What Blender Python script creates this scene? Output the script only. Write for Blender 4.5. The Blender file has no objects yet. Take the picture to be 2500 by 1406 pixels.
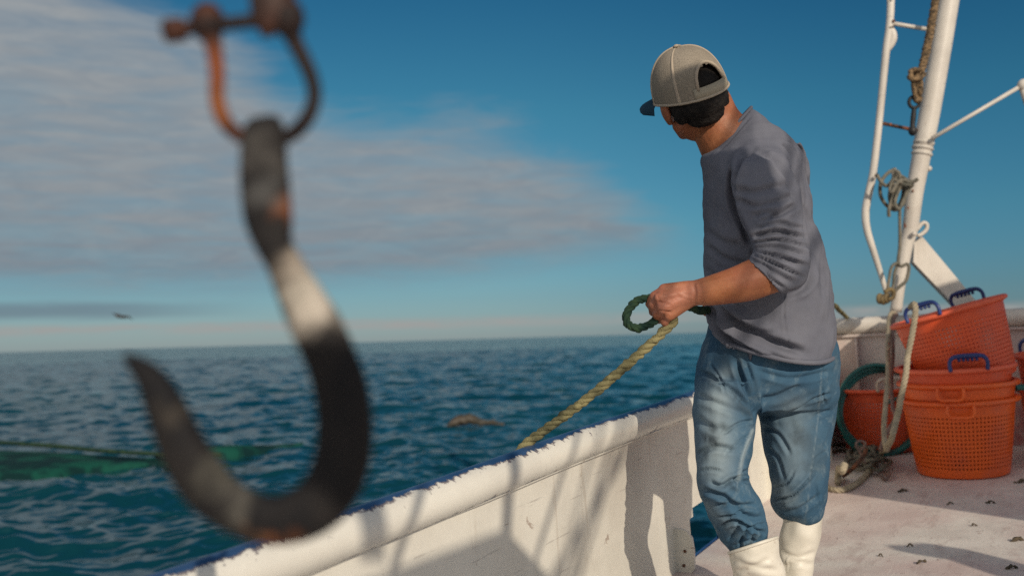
import bpy, bmesh, math, random
import numpy as np
from mathutils import Matrix, Vector, noise as mnoise
random.seed(7); rng = np.random.default_rng(7)
scene = bpy.context.scene
COL = scene.collection

# ------------------------------------------------------------------ camera
FPX, HY, SLOPE, CAMZ = 2430.0, 824.7, 48/1700, 1.8
ROLL = math.atan(SLOPE)
PITCH = math.atan((HY-703)*math.cos(ROLL)/FPX)
def _rx(a): c, s = math.cos(a), math.sin(a); return np.array([[1,0,0],[0,c,-s],[0,s,c]])
def _rz(a): c, s = math.cos(a), math.sin(a); return np.array([[c,-s,0],[s,c,0],[0,0,1]])
RC = _rx(math.pi/2+PITCH) @ _rz(-ROLL)
CAM = np.array([0, 0, CAMZ]); FWD = RC @ np.array([0, 0, -1.0])
cam_data = bpy.data.cameras.new('camera'); cam = bpy.data.objects.new('camera', cam_data)
COL.objects.link(cam); scene.camera = cam
M = Matrix([list(r) for r in RC]).to_4x4(); M.translation = Vector(CAM); cam.matrix_world = M
cam_data.sensor_width = 36; cam_data.lens = FPX/2500*36
cam_data.clip_start = 0.05; cam_data.clip_end = 30000
cam_data.dof.use_dof = True; cam_data.dof.focus_distance = 2.55; cam_data.dof.aperture_fstop = 2.6
cam_data.dof.aperture_blades = 9

# ------------------------------------------------------------------ sun and sky
def nrm(v): v = np.asarray(v, float); return v/np.linalg.norm(v)
SUN = nrm([0.304, -0.853, 0.423])            # towards the sun
SUN_EL = math.asin(SUN[2]); SUN_AZ = math.atan2(SUN[0], SUN[1])
ld = bpy.data.lights.new('sun', 'SUN'); ld.energy = 3.3; ld.angle = math.radians(0.55); ld.color = (1.0, 0.87, 0.70)
lo = bpy.data.objects.new('sun', ld); COL.objects.link(lo)
lo.rotation_euler = Vector(SUN).to_track_quat('Z', 'Y').to_euler()
vs = scene.view_settings; vs.view_transform = 'Standard'; vs.look = 'None'; vs.gamma = 1; vs.exposure = -0.04
scene.cycles.use_denoising = False
world = bpy.data.worlds.new('World'); scene.world = world; world.use_nodes = True

class NT:
    """small helper to write node trees"""
    def __init__(s, tree): s.t = tree; tree.nodes.clear()
    def n(s, typ, ins=None, **kw):
        nd = s.t.nodes.new('ShaderNode'+typ)
        for k, v in kw.items(): setattr(nd, k, v)
        for k, v in (ins or {}).items(): s.set(nd, k, v)
        return nd
    def set(s, nd, k, v):
        sock = nd.inputs[k]
        if hasattr(v, 'is_output'): s.t.links.new(v, sock)
        elif isinstance(v, bpy.types.Node): s.t.links.new(v.outputs[0], sock)
        else:
            if isinstance(v, tuple) and len(v) == 3 and sock.type == 'RGBA': v = (*v, 1)
            sock.default_value = v
    def m(s, op, a, b=None, c=None, clamp=False):
        nd = s.n('Math', operation=op, use_clamp=clamp); s.set(nd, 0, a)
        if b is not None: s.set(nd, 1, b)
        if c is not None: s.set(nd, 2, c)
        return nd.outputs[0]
    def mix(s, f, a, b, blend='MIX'):
        nd = s.n('Mix', data_type='RGBA', blend_type=blend); nd.clamp_factor = True
        s.set(nd, 0, f); s.set(nd, 6, a); s.set(nd, 7, b); return nd.outputs[2]
    def smooth(s, x, lo_, hi):
        nd = s.n('MapRange', interpolation_type='SMOOTHSTEP'); s.set(nd, 0, x); s.set(nd, 1, lo_); s.set(nd, 2, hi); return nd.outputs[0]
    def noise(s, vec, scale, detail=4, rough=0.55, dist=0.0):
        return s.n('TexNoise', {'Vector': vec, 'Scale': scale, 'Detail': detail, 'Roughness': rough, 'Distortion': dist}).outputs[0]
    def curve(s, x, pts):
        nd = s.n('FloatCurve'); s.set(nd, 'Value', x); c = nd.mapping.curves[0]
        c.points[0].location = pts[0]; c.points[1].location = pts[-1]
        for p in pts[1:-1]: c.points.new(*p)
        nd.mapping.update(); return nd.outputs[0]
    def ramp(s, x, stops, interp='LINEAR'):
        nd = s.n('ValToRGB'); s.set(nd, 0, x); cr = nd.color_ramp; cr.interpolation = interp
        cr.elements[0].position = stops[0][0]; cr.elements[0].color = (*stops[0][1], 1)
        cr.elements[1].position = stops[-1][0]; cr.elements[1].color = (*stops[-1][1], 1)
        for p, c in stops[1:-1]: e = cr.elements.new(p); e.color = (*c, 1)
        return nd.outputs[0]

def build_sky():
    t = NT(world.node_tree)
    tc = t.n('TexCoord').outputs['Generated']
    sep = t.n('SeparateXYZ', {0: tc})
    X, Y, Z = sep.outputs
    az = t.m('ARCTAN2', X, Y); el = t.m('ARCSINE', Z)
    sky = t.n('TexSky', sky_type='NISHITA'); sky.sun_disc = False
    sky.sun_elevation = SUN_EL; sky.sun_rotation = SUN_AZ
    sky.air_density = 1.0; sky.dust_density = 0.3; sky.ozone_density = 3.0
    gr = t.ramp(t.m('MULTIPLY', el, 2.0), [(0.0, (.36, .46, .64)), (.08, (.30, .45, .58)), (.22, (.27, .52, .56)), (.45, (.20, .53, .54)), (.75, (.095, .40, .49)), (1.0, (.05, .30, .42))])
    base = t.mix(1.0, sky.outputs[0], gr, 'MULTIPLY')
    base = t.mix(1.0, base, t.mix(t.smooth(az, -.05, .45), (1, 1, 1, 1), (.66, .80, .88, 1)), 'MULTIPLY')
    # cloud bank: wide mass to the left of north, thinning to a point on the right
    comb = t.n('CombineXYZ', {0: t.m('MULTIPLY', az, 3.2), 1: t.m('MULTIPLY', el, 15.0), 2: 0.0}).outputs[0]
    comb2 = t.n('CombineXYZ', {0: t.m('MULTIPLY', az, 9.0), 1: t.m('MULTIPLY', el, 70.0), 2: 3.0}).outputs[0]
    n1 = t.noise(comb, 1.6, 6, .58, .6); n2 = t.noise(comb2, 1.0, 5, .6, .4)
    n3 = t.noise(comb, 5.0, 6, .65, .9)
    x01 = t.m('ADD', t.m('MULTIPLY', az, 1.0), 0.5, clamp=True)
    up = t.curve(x01, [(0, 1.0), (.04, .95), (.12, .82), (.22, .72), (.32, .58), (.44, .535), (.53, .485), (.59, .40), (.66, .26), (.71, .19), (1, .0)])
    up = t.m('MULTIPLY', up, 0.42)
    lowb = t.curve(x01, [(0, .15), (.04, .14), (.3, .14), (.48, .17), (.68, .235), (1, .35)])
    lowb = t.m('MULTIPLY', lowb, 0.36)
    wob = t.m('MULTIPLY', t.m('SUBTRACT', n1, .5), .11)
    wob2 = t.m('MULTIPLY', t.m('SUBTRACT', n3, .5), .035)
    el1 = t.m('ADD', t.m('ADD', el, wob), wob2)
    a = t.smooth(t.m('SUBTRACT', up, el1), -.012, .06)
    el2 = t.m('ADD', el, t.m('MULTIPLY', wob2, .5))
    b = t.smooth(t.m('SUBTRACT', el2, lowb), -.014, .034)
    dens = t.m('MULTIPLY', a, b)
    dens = t.m('MULTIPLY', dens, t.m('ADD', .70, t.m('MULTIPLY', t.smooth(n2, .3, .65), .27)))
    # thin streaks low over the horizon
    c3 = t.n('CombineXYZ', {0: t.m('MULTIPLY', az, 5.0), 1: t.m('MULTIPLY', el, 60.0), 2: 8.0}).outputs[0]
    n4 = t.noise(c3, 1.0, 4, .6, .3)
    eb = t.m('ABSOLUTE', t.m('SUBTRACT', t.m('ADD', el, t.m('MULTIPLY', t.m('SUBTRACT', n4, .5), .006)), t.m('ADD', .0165, t.m('MULTIPLY', az, -.004))))
    band = t.m('MULTIPLY', t.m('SUBTRACT', 1.0, t.smooth(eb, .001, .0085)), t.smooth(n4, .3, .5))
    eb2 = t.m('ABSOLUTE', t.m('SUBTRACT', t.m('ADD', el, t.m('MULTIPLY', t.m('SUBTRACT', n4, .5), .012)), .036))
    band2 = t.m('MULTIPLY', t.m('SUBTRACT', 1.0, t.smooth(eb2, .002, .011)), t.smooth(t.m('MULTIPLY', az, -1.0), .22, .42))
    k = .97/0.1
    cc = t.ramp(t.m('MULTIPLY', el, 2.4), [(0, (.27*k, .30*k, .31*k)), (.12, (.20*k, .245*k, .29*k)), (.3, (.27*k, .295*k, .32*k)), (.8, (.335*k, .355*k, .37*k)), (1, (.34*k, .365*k, .38*k))])
    cc = t.mix(t.smooth(n3, .35, .7), t.mix(1.0, cc, (.92, .95, .98, 1), 'MULTIPLY'), t.mix(1.0, cc, (1.10, 1.09, 1.07, 1), 'MULTIPLY'))
    c = t.mix(dens, base, cc)
    c = t.mix(t.m('MULTIPLY', band2, .7), c, (.15*k, .20*k, .25*k, 1))
    c = t.mix(t.m('MULTIPLY', band, t.m('ADD', .5, t.m('MULTIPLY', t.smooth(n3, .4, .65), .4))), c, (.365*k, .36*k, .35*k, 1))
    # added bright cloud behind the camera and overhead, fill for the shaded sides
    cv = t.m('MULTIPLY', t.smooth(t.m('MULTIPLY', Y, -1.0), -.45, .1), t.smooth(t.noise(tc, 2.2, 5, .6), .35, .6))
    c = t.mix(t.m('MULTIPLY', cv, .8), c, (.85*k, .82*k, .80*k, 1))
    bg = t.n('Background', {0: c, 1: 0.1})
    out = t.n('OutputWorld', {0: bg})
build_sky()

# ------------------------------------------------------------------ geometry helpers
def ray(x, y): return RC @ np.array([(x-1250)/FPX, -(y-703)/FPX, -1.0])
def at(x, y, dep): return CAM + ray(x, y)*dep           # point seen at a pixel, dep metres in front
def topx(P):
    c = (np.atleast_2d(P)-CAM) @ RC
    return np.stack([1250+FPX*c[:, 0]/-c[:, 2], 703-FPX*c[:, 1]/-c[:, 2]], 1)
Uv = nrm(ray(2602, 643)); Vv = nrm(np.cross(np.cross(ray(2170, 770), ray(2500, 752)), Uv)); Wv = np.cross(Uv, Vv)
if Wv[2] < 0: Wv = -Wv
DECKH, WALLV, BOWU = 0.9, -1.1635, 5.62
ORG = CAM - DECKH*Wv
BOAT = Matrix(((Uv[0], Vv[0], Wv[0], ORG[0]), (Uv[1], Vv[1], Wv[1], ORG[1]), (Uv[2], Vv[2], Wv[2], ORG[2]), (0, 0, 0, 1)))
def b2w(u, v, w): return ORG + Uv*u + Vv*v + Wv*w
def w2b(P): d = np.asarray(P)-ORG; return np.stack([d@Uv, d@Vv, d@Wv], -1)
def on_plane(x, y, normal, dist): d = ray(x, y); return CAM + d*(dist/(d@normal))
def deck_at(x, y): return on_plane(x, y, Wv, -DECKH)
def wall_at(x, y): return on_plane(x, y, Vv, WALLV)
def bow_at(x, y): return on_plane(x, y, Uv, BOWU)
def sea_at(x, y): d = ray(x, y); return CAM + d*(-CAMZ/d[2])

def mesh_np(name, verts, faces, mat=None, smooth=True):
    me = bpy.data.meshes.new(name)
    me.from_pydata([tuple(v) for v in verts], [], [tuple(f) for f in faces])
    me.update()
    if smooth: me.polygons.foreach_set('use_smooth', [True]*len(me.polygons))
    if mat: me.materials.append(mat)
    return me
def link(name, me, parent=None, mat=None):
    o = bpy.data.objects.new(name, me); COL.objects.link(o)
    if parent is not None: o.parent = parent
    if mat and me is not None and not me.materials: me.materials.append(mat)
    return o
def tag(o, label=None, cat=None, group=None, kind=None):
    if label: o['label'] = label
    if cat: o['category'] = cat
    if group: o['group'] = group
    if kind: o['kind'] = kind
    return o
def empty(name, loc):
    o = bpy.data.objects.new(name, None); COL.objects.link(o); o.location = Vector(loc); o.empty_display_size = .1; return o
def thing(name, loc, label, cat, group=None): return tag(empty(name, loc), label, cat, group)

class MB:
    """collects shapes (world coordinates) into one mesh"""
    def __init__(s): s.v = []; s.f = []; s.mi = []
    def add(s, verts, faces, mi=0):
        o = len(s.v); s.v += [tuple(map(float, p)) for p in verts]; s.f += [tuple(i+o for i in f) for f in faces]; s.mi += [mi]*len(faces); return s
    def loft(s, rings, cap=True, closed=False, mi=0):
        n = len(rings[0]); V = [p for r in rings for p in r]; F = []
        m = len(rings)
        for i in range(m if closed else m-1):
            j = (i+1) % m
            for k in range(n):
                F.append((i*n+k, i*n+(k+1) % n, j*n+(k+1) % n, j*n+k))
        if cap and not closed:
            F.append(tuple(range(n))[::-1]); F.append(tuple((m-1)*n+k for k in range(n)))
        return s.add(V, F, mi)
    def tube(s, pts, r, n=12, cap=True, sub=1, closed=False, mi=0, flat=None):
        P = np.array(pts, float); R = np.full(len(P), r, float) if np.isscalar(r) else np.array(r, float)
        if sub > 1: P, R = cat(P, sub, closed), cat(R[:, None], sub, closed)[:, 0]
        T = np.roll(P, -1, 0)-np.roll(P, 1, 0) if closed else np.gradient(P, axis=0)
        rings = []; up = np.array([.31, .2, .93])
        for i in range(len(P)):
            t = nrm(T[i]); a = up-t*(up@t)
            if np.linalg.norm(a) < 1e-3: a = np.cross(t, [1, 0, 0])
            a = nrm(a); b = np.cross(t, a); up = a
            th = np.arange(n)*2*np.pi/n
            rings.append(P[i]+R[i]*(np.outer(np.cos(th), a)+np.outer(np.sin(th), b)))
        return s.loft(rings, cap, closed, mi)
    def box(s, c, ax, ay, az, mi=0, bev=0.0):
        c, ax, ay, az = map(lambda q: np.array(q, float), (c, ax, ay, az))
        if bev:
            lx, ly, lz = map(np.linalg.norm, (ax, ay, az)); b = min(bev, lx*.9, ly*.9, lz*.9)
            fx, fy, fz = 1-b/lx, 1-b/ly, 1-b/lz
            pts = []
            for sx in (-1, 1):
                for sy in (-1, 1):
                    for sz in (-1, 1):
                        pts += [c+sx*ax+sy*fy*ay+sz*fz*az, c+sx*fx*ax+sy*ay+sz*fz*az, c+sx*fx*ax+sy*fy*ay+sz*az]
            bm = bmesh.new(); vs_ = [bm.verts.new(p) for p in pts]
            bmesh.ops.convex_hull(bm, input=vs_); bm.verts.index_update()
            bmesh.ops.dissolve_limit(bm, angle_limit=.01, verts=bm.verts, edges=bm.edges); bm.verts.index_update()
            s.add([v.co for v in bm.verts], [[v.index for v in f.verts] for f in bm.faces], mi); bm.free(); return s
        P = [c+x*ax+y*ay+z*az for x in (-1, 1) for y in (-1, 1) for z in (-1, 1)]
        return s.add(P, [(0, 1, 3, 2), (4, 6, 7, 5), (0, 4, 5, 1), (2, 3, 7, 6), (0, 2, 6, 4), (1, 5, 7, 3)], mi)
    def bbox(s, u0, u1, v0, v1, w0, w1, mi=0, bev=0.0):
        return s.box(b2w((u0+u1)/2, (v0+v1)/2, (w0+w1)/2), Uv*(u1-u0)/2, Vv*(v1-v0)/2, Wv*(w1-w0)/2, mi, bev)
    def prism(s, poly, ext, mi=0):
        n = len(poly); P = [np.array(p, float) for p in poly]; e = np.array(ext, float)
        V = P+[p+e for p in P]
        F = [tuple(range(n))[::-1], tuple(range(n, 2*n))]+[(i, (i+1) % n, n+(i+1) % n, n+i) for i in range(n)]
        return s.add(V, F, mi)
    def ell(s, c, ax, ay, az, n=20, m=12, mi=0):
        c, ax, ay, az = map(lambda q: np.array(q, float), (c, ax, ay, az)); rings = []
        for i in range(m+1):
            ph = -np.pi/2+np.pi*(i+.02)/(m+.04); th = np.arange(n)*2*np.pi/n
            rings.append(c+np.outer(np.cos(th)*np.cos(ph), ax)+np.outer(np.sin(th)*np.cos(ph), ay)+np.sin(ph)*az)
        return s.loft(rings, True, False, mi)
    def cap_(s, p1, r1, p2, r2, n=14, mi=0):
        p1, p2 = np.array(p1, float), np.array(p2, float); t = nrm(p2-p1)
        a = nrm(np.cross(t, [.3, .5, .81])); b = np.cross(t, a); th = np.arange(n)*2*np.pi/n; rings = []
        cir = np.outer(np.cos(th), a)+np.outer(np.sin(th), b)
        for k in range(6): ph = -np.pi/2+np.pi/2*(k+.12)/6; rings.append(p1+t*r1*np.sin(ph)+r1*np.cos(ph)*cir)
        rings.append(p1+r1*cir); rings.append(p2+r2*cir)
        for k in range(5, -1, -1): ph = np.pi/2-np.pi/2*(k+.12)/6*1.0; ph = np.pi/2*(1-(k+.12)/6); rings.append(p2+t*r2*np.sin(ph)+r2*np.cos(ph)*cir)
        return s.loft(rings, True, False, mi)
    def build(s, name, mats, parent=None, smooth=True, fix=True, ang=None):
        me = mesh_np(name, s.v, s.f, None, smooth)
        for m in (mats if isinstance(mats, (list, tuple)) else [mats]): me.materials.append(m)
        if any(s.mi): me.polygons.foreach_set('material_index', s.mi)
        if fix:
            bm = bmesh.new(); bm.from_mesh(me); bmesh.ops.recalc_face_normals(bm, faces=bm.faces); bm.to_mesh(me); bm.free()
        if ang: me.set_sharp_from_angle(angle=math.radians(ang))
        o = link(name, me)
        if parent is not None:
            o.parent = parent; o.matrix_parent_inverse = parent_inv(parent)
        return o
def parent_inv(p):
    m = p.matrix_basis.copy(); q = p.parent
    mm = m
    while q is not None: mm = q.matrix_basis @ p.matrix_parent_inverse @ mm; p = q; q = q.parent
    return mm.inverted()
def cat(P, sub, closed=False):
    P = np.asarray(P, float); n = len(P); out = []
    for i in range(n if closed else n-1):
        if closed: a, b, c, d = P[(i-1) % n], P[i], P[(i+1) % n], P[(i+2) % n]
        else: a, b, c, d = P[max(i-1, 0)], P[i], P[i+1], P[min(i+2, n-1)]
        for k in range(sub):
            t = k/sub
            out.append(.5*((2*b)+(-a+c)*t+(2*a-5*b+4*c-d)*t*t+(-a+3*b-3*c+d)*t**3))
    if not closed: out.append(P[-1])
    return np.array(out)
def outline_rings(spec, sub=4, n=28, power=2.0):
    """spec rows: (left px, right px, depth m, half thickness m) -> elliptical rings seen with those outlines"""
    S = np.array([[*a, *b, d, t] for a, b, d, t in spec], float)
    if sub > 1: S = cat(S, sub)
    rings = []; th = np.arange(n)*2*np.pi/n
    cs = np.sign(np.cos(th))*np.abs(np.cos(th))**(2/power); sn = np.sign(np.sin(th))*np.abs(np.sin(th))**(2/power)
    for x0, y0, x1, y1, d, t in S:
        A, B = at(x0, y0, d), at(x1, y1, d); c = (A+B)/2; h = (B-A)/2
        vw = nrm(c-CAM); hn = nrm(h); ax = nrm(vw-hn*(vw@hn))
        rings.append(c+np.outer(cs, h)+np.outer(sn, ax*t))
    return rings
def vadd(me, name, vals):
    at_ = me.attributes.new(name, 'FLOAT', 'POINT'); at_.data.foreach_set('value', np.asarray(vals, np.float32))

def remesh(mb, voxel, smooth_it=4, fac=.5):
    """union of the collected closed shapes as one continuous skin"""
    me = mesh_np('tmp', mb.v, mb.f)
    bm = bmesh.new(); bm.from_mesh(me); bmesh.ops.recalc_face_normals(bm, faces=bm.faces); bm.to_mesh(me); bm.free()
    o = bpy.data.objects.new('tmp', me); COL.objects.link(o)
    m = o.modifiers.new('r', 'REMESH'); m.mode = 'VOXEL'; m.voxel_size = voxel; m.use_smooth_shade = True
    if smooth_it:
        m2 = o.modifiers.new('s', 'SMOOTH'); m2.iterations = smooth_it; m2.factor = fac
    dg = bpy.context.evaluated_depsgraph_get(); dg.update()
    ev = o.evaluated_get(dg); out = bpy.data.meshes.new_from_object(ev)
    bpy.data.objects.remove(o); bpy.data.meshes.remove(me)
    out.materials.clear()
    out.polygons.foreach_set('use_smooth', [True]*len(out.polygons))
    return out
def coords(me):
    a = np.zeros(len(me.vertices)*3, np.float32); me.vertices.foreach_get('co', a); return a.reshape(-1, 3).astype(float)
def normals(me):
    a = np.zeros(len(me.vertices)*3, np.float32); me.vertex_normals.foreach_get('vector', a); return a.reshape(-1, 3).astype(float)
def setco(me, P): me.vertices.foreach_set('co', P.astype(np.float32).ravel()); me.update()
def seg_dist(Q, poly, sub=6):
    pl = cat(np.array(poly, float), sub) if len(poly) > 2 else np.array(poly, float)
    best = np.full(len(Q), 1e9); par = np.zeros(len(Q)); m = len(pl)-1
    for i in range(m):
        a, b = pl[i], pl[i+1]; ab = b-a; L = ab@ab+1e-9
        t = np.clip(((Q-a)@ab)/L, 0, 1); d = np.linalg.norm(Q-(a+t[:, None]*ab), axis=1)
        k = d < best; best[k] = d[k]; par[k] = (i+t[k])/m
    return best, par
def creases(me, strokes, zmax=None):
    """press folds (polyline on the near side, width px, depth m) into a cloth mesh"""
    P, N = coords(me), normals(me); Q = topx(P)
    near = np.clip(-(N @ np.ones(3)*0) + np.einsum('ij,ij->i', N, CAM-P)/np.linalg.norm(CAM-P, axis=1), 0, 1)
    near = np.clip(near*2.5, 0, 1); D = np.zeros(len(P))
    if zmax is not None: near = near*((P-CAM) @ FWD < zmax)
    for poly, wpx, amp in strokes:
        d, t = seg_dist(Q, poly); tp = np.clip(np.minimum(t, 1-t)*5+.12, 0, 1)
        D += -amp*np.exp(-(d/wpx)**2)*tp
        D += amp*.45*np.exp(-((d-wpx*2.0)/(wpx*1.1))**2)*tp
    P += N*(D*near)[:, None]; setco(me, P)
def rumple(me, amp, size, seed=0, aniso=(1, 1, 1)):
    P, N = coords(me), normals(me); rr = np.random.default_rng(seed); D = np.zeros(len(P))
    for k in range(26):
        kv = rr.normal(size=3)*np.array(aniso)*2*np.pi/size*rr.uniform(.35, 1.3)
        D += np.sin(P@kv+rr.uniform(0, 6.28)+1.3*np.sin(P@(rr.normal(size=3)*8)+rr.uniform(0, 6)))/5.1
    P += N*(D*amp)[:, None]; setco(me, P)

# ------------------------------------------------------------------ materials
def mat(name, c1, c2=None, scale=6.0, rough=.6, metal=0.0, lo_=.35, hi=.65, detail=6, bump=0.0, bscale=40.0, coat=0.0, spec=.5, extra=None, sss=0.0, rough2=None):
    m = bpy.data.materials.new(name); m.use_nodes = True; t = NT(m.node_tree)
    tc = t.n('TexCoord').outputs['Object']
    col = c1 if c2 is None else None
    f = t.smooth(t.noise(tc, scale, detail, .6), lo_, hi)
    if col is None: col = t.mix(f, (*c1, 1), (*c2, 1))
    else: col = t.mix(0.0, (*c1, 1), (*c1, 1))
    nr = None
    if extra: col, nr = extra(t, tc, col)
    p = t.n('BsdfPrincipled', {'Base Color': col, 'Metallic': metal, 'Roughness': rough, 'Coat Weight': coat, 'Specular IOR Level': spec})
    if rough2 is not None: t.set(p, 'Roughness', t.m('ADD', rough, t.m('MULTIPLY', f, rough2-rough)))
    if sss: t.set(p, 'Subsurface Weight', sss); t.set(p, 'Subsurface Radius', (.012, .004, .002)); t.set(p, 'Subsurface Scale', .6)
    h = None
    if bump: h = t.noise(tc, bscale, 5, .6)
    if nr is not None: h = nr if h is None else t.m('ADD', t.m('MULTIPLY', h, bump), nr)
    if h is not None:
        b = t.n('Bump', {'Height': h, 'Strength': bump if nr is None else 1.0, 'Distance': .01 if nr is None else .01}); t.set(p, 'Normal', b.outputs[0])
    t.n('OutputMaterial', {0: p.outputs[0]})
    return m

def ex_white(rust=.5, pink=0.0, blue_rail=False):
    def f(t, tc, col):
        n = t.noise(tc, 14, 8, .7, .5); spots = t.smooth(n, .635, .69)
        col = t.mix(t.m('MULTIPLY', spots, rust), col, (.16, .06, .025, 1))
        n2 = t.noise(tc, 2.2, 5, .6, .3)
        col = t.mix(t.m('MULTIPLY', t.smooth(n2, .42, .75), .28), col, (.36, .31, .25, 1))
        dr = t.noise(t.n('Mapping', {'Vector': tc, 'Scale': (16, 4, 1.1)}).outputs[0], 1.6, 5, .7, .2)
        col = t.mix(t.m('MULTIPLY', t.smooth(dr, .60, .72), .30), col, (.30, .22, .15, 1))
        sc_ = t.noise(t.n('Mapping', {'Vector': tc, 'Rotation': (0, .25, 0), 'Scale': (1.5, 4, 26)}).outputs[0], 2.2, 4, .6, .3)
        col = t.mix(t.m('MULTIPLY', t.smooth(sc_, .655, .69), .35), col, (.22, .20, .19, 1))
        if pink:
            sp = t.n('SeparateXYZ', {0: tc})
            hfac = t.m('SUBTRACT', 1.0, t.smooth(sp.outputs[2], .02, .42))
            pn = t.smooth(t.noise(tc, 2.6, 6, .65, .8), .36, .62)
            col = t.mix(t.m('MULTIPLY', t.m('MULTIPLY', pn, pink), t.m('ADD', .35, hfac)), col, (.42, .16, .16, 1))
        return col, t.m('MULTIPLY', n, .05)
    return f
def ex_rail(t, tc, col):
    # boat coordinates: blue paint kept on the outboard top of the pipe, chipped along a ragged edge
    sp = t.n('SeparateXYZ', {0: tc}); u, v, w = sp.outputs
    st = t.n('CombineXYZ', {0: t.m('MULTIPLY', u, 1.0), 1: t.m('MULTIPLY', v, .45), 2: w}).outputs[0]
    n = t.noise(st, 25, 8, .75, .5); nb = t.noise(tc, 5.5, 4, .6)
    edge = t.m('ADD', WALLV-.008+.018, t.m('ADD', t.m('MULTIPLY', t.m('SUBTRACT', n, .5), .040), t.m('MULTIPLY', t.m('SUBTRACT', nb, .5), .046)))
    blue = t.m('SUBTRACT', 1.0, t.smooth(t.m('SUBTRACT', v, edge), -.0012, .0012))
    chips = t.smooth(t.noise(tc, 40, 6, .7, .5), .63, .65)
    near = t.m('SUBTRACT', 1.0, t.smooth(v, WALLV+.018, WALLV+.036))
    col = t.mix(t.m('MULTIPLY', chips, near), col, (.10, .09, .12, 1))
    prim = t.m('SUBTRACT', 1.0, t.smooth(t.m('SUBTRACT', v, t.m('ADD', edge, t.m('MULTIPLY', t.m('SUBTRACT', n, .38), .03))), -.001, .001))
    col = t.mix(t.m('MULTIPLY', prim, .9), col, (.13, .11, .13, 1))
    bc = t.mix(t.smooth(t.noise(tc, 9, 5, .6), .3, .7), (.018, .055, .135, 1), (.04, .09, .20, 1))
    col = t.mix(blue, col, bc)
    return col, t.m('MULTIPLY', t.m('MAXIMUM', blue, t.m('MULTIPLY', n, .3)), .10)
def ex_deck(t, tc, col):
    st = t.n('Mapping', {'Vector': tc, 'Scale': (.9, 2.6, 1)}).outputs[0]
    n1 = t.noise(st, 5.0, 8, .68, .6); n2 = t.noise(tc, 1.3, 5, .6, .5); n3 = t.noise(tc, 24, 6, .7, .8); n4 = t.noise(st, 14, 6, .7, 1.4)
    col = t.mix(t.m('MULTIPLY', t.smooth(n2, .40, .62), .5), col, (.50, .34, .33, 1))
    col = t.mix(t.m('MULTIPLY', t.smooth(n1, .50, .70), .50), col, (.36, .27, .25, 1))
    col = t.mix(t.m('MULTIPLY', t.smooth(n3, .645, .69), .75), col, (.16, .07, .06, 1))
    col = t.mix(t.m('MULTIPLY', t.smooth(n4, .63, .68), .7), col, (.12, .06, .05, 1))
    n5 = t.noise(t.n('Mapping', {'Vector': tc, 'Rotation': (0, 0, .5), 'Scale': (1.2, 30, 1)}).outputs[0], 2.4, 3, .5, .4)
    col = t.mix(t.m('MULTIPLY', t.smooth(n5, .68, .72), .5), col, (.7, .66, .6, 1))
    return col, t.m('ADD', t.m('MULTIPLY', n4, .12), t.m('MULTIPLY', t.noise(tc, 160, 3, .6), .06))
MT = {}
MT['wall'] = mat('white_paint', (.74, .72, .65), (.64, .62, .56), 3, .42, bump=.02, extra=ex_white(.55), coat=.1)
MT['bow'] = mat('stained_white_paint', (.70, .64, .58), (.56, .50, .47), 3, .5, extra=ex_white(.5, .85))
MT['rail'] = mat('chipped_rail_paint', (.76, .74, .67), (.68, .66, .60), 4, .38, extra=ex_rail)
MT['hull'] = mat('blue_hull_paint', (.02, .07, .2), (.03, .1, .26), 3, .35)
MT['deck'] = mat('worn_deck_paint', (.70, .67, .62), (.58, .55, .51), 4, .55, extra=ex_deck)
MT['mast'] = mat('white_pipe_paint', (.66, .62, .56), (.55, .51, .46), 5, .45, extra=ex_white(.45))
MT['iron'] = mat('rusty_iron', (.05, .03, .022), (.22, .075, .03), 9, .7, metal=.3, bump=.25, bscale=60)
MT['blackiron'] = mat('black_iron', (.012, .014, .017), (.03, .03, .032), 12, .5, metal=.4, bump=.15)
MT['rustspot'] = mat('rust', (.25, .08, .03), (.12, .04, .02), 30, .8)

def ex_basket(t, tc, col):
    n = t.noise(tc, 5, 6, .65, .3)
    col = t.mix(t.m('MULTIPLY', t.smooth(n, .45, .75), .35), col, (.42, .13, .09, 1))
    n2 = t.noise(tc, 30, 5, .7)
    return t.mix(t.m('MULTIPLY', t.smooth(n2, .62, .7), .3), col, (.12, .04, .03, 1)), None
MT['orange'] = mat('orange_plastic', (.80, .125, .012), (.72, .10, .012), 4, .42, extra=ex_basket, sss=0.0)
MT['red'] = mat('faded_red_plastic', (.72, .088, .018), (.64, .08, .025), 4, .45, extra=ex_basket)
MT['pink'] = mat('sky_sheen_red_plastic', (.76, .14, .065), (.70, .11, .045), 6, .5)  # rim tone holds the pale sky reflection on the shaded rims
MT['bluep'] = mat('blue_plastic', (.008, .025, .13), (.014, .04, .18), 8, .4)
MT['whitep'] = mat('white_plastic', (.6, .55, .48), (.45, .38, .3), 20, .5)
MT['hose'] = mat('teal_hose_rubber', (.006, .09, .085), (.01, .13, .12), 12, .35)
def rope_mat(name, c1, c2, sc=25): return mat(name, c1, c2, sc, .85, bump=.5, bscale=300, spec=.2)
MT['rope'] = rope_mat('weathered_rope', (.42, .36, .26), (.30, .26, .19))
MT['tanrope'] = rope_mat('old_tan_rope', (.30, .20, .11), (.07, .055, .04), 60)
MT['grayrope'] = rope_mat('grey_rope', (.22, .20, .16), (.12, .12, .10))
MT['pinkrope'] = rope_mat('stained_rope', (.28, .19, .16), (.18, .13, .12))
MT['darkrope'] = rope_mat('dark_rope', (.05, .045, .035), (.12, .09, .06))
MT['greenrope'] = rope_mat('wet_green_rope', (.008, .028, .024), (.03, .06, .03), 18)
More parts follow.
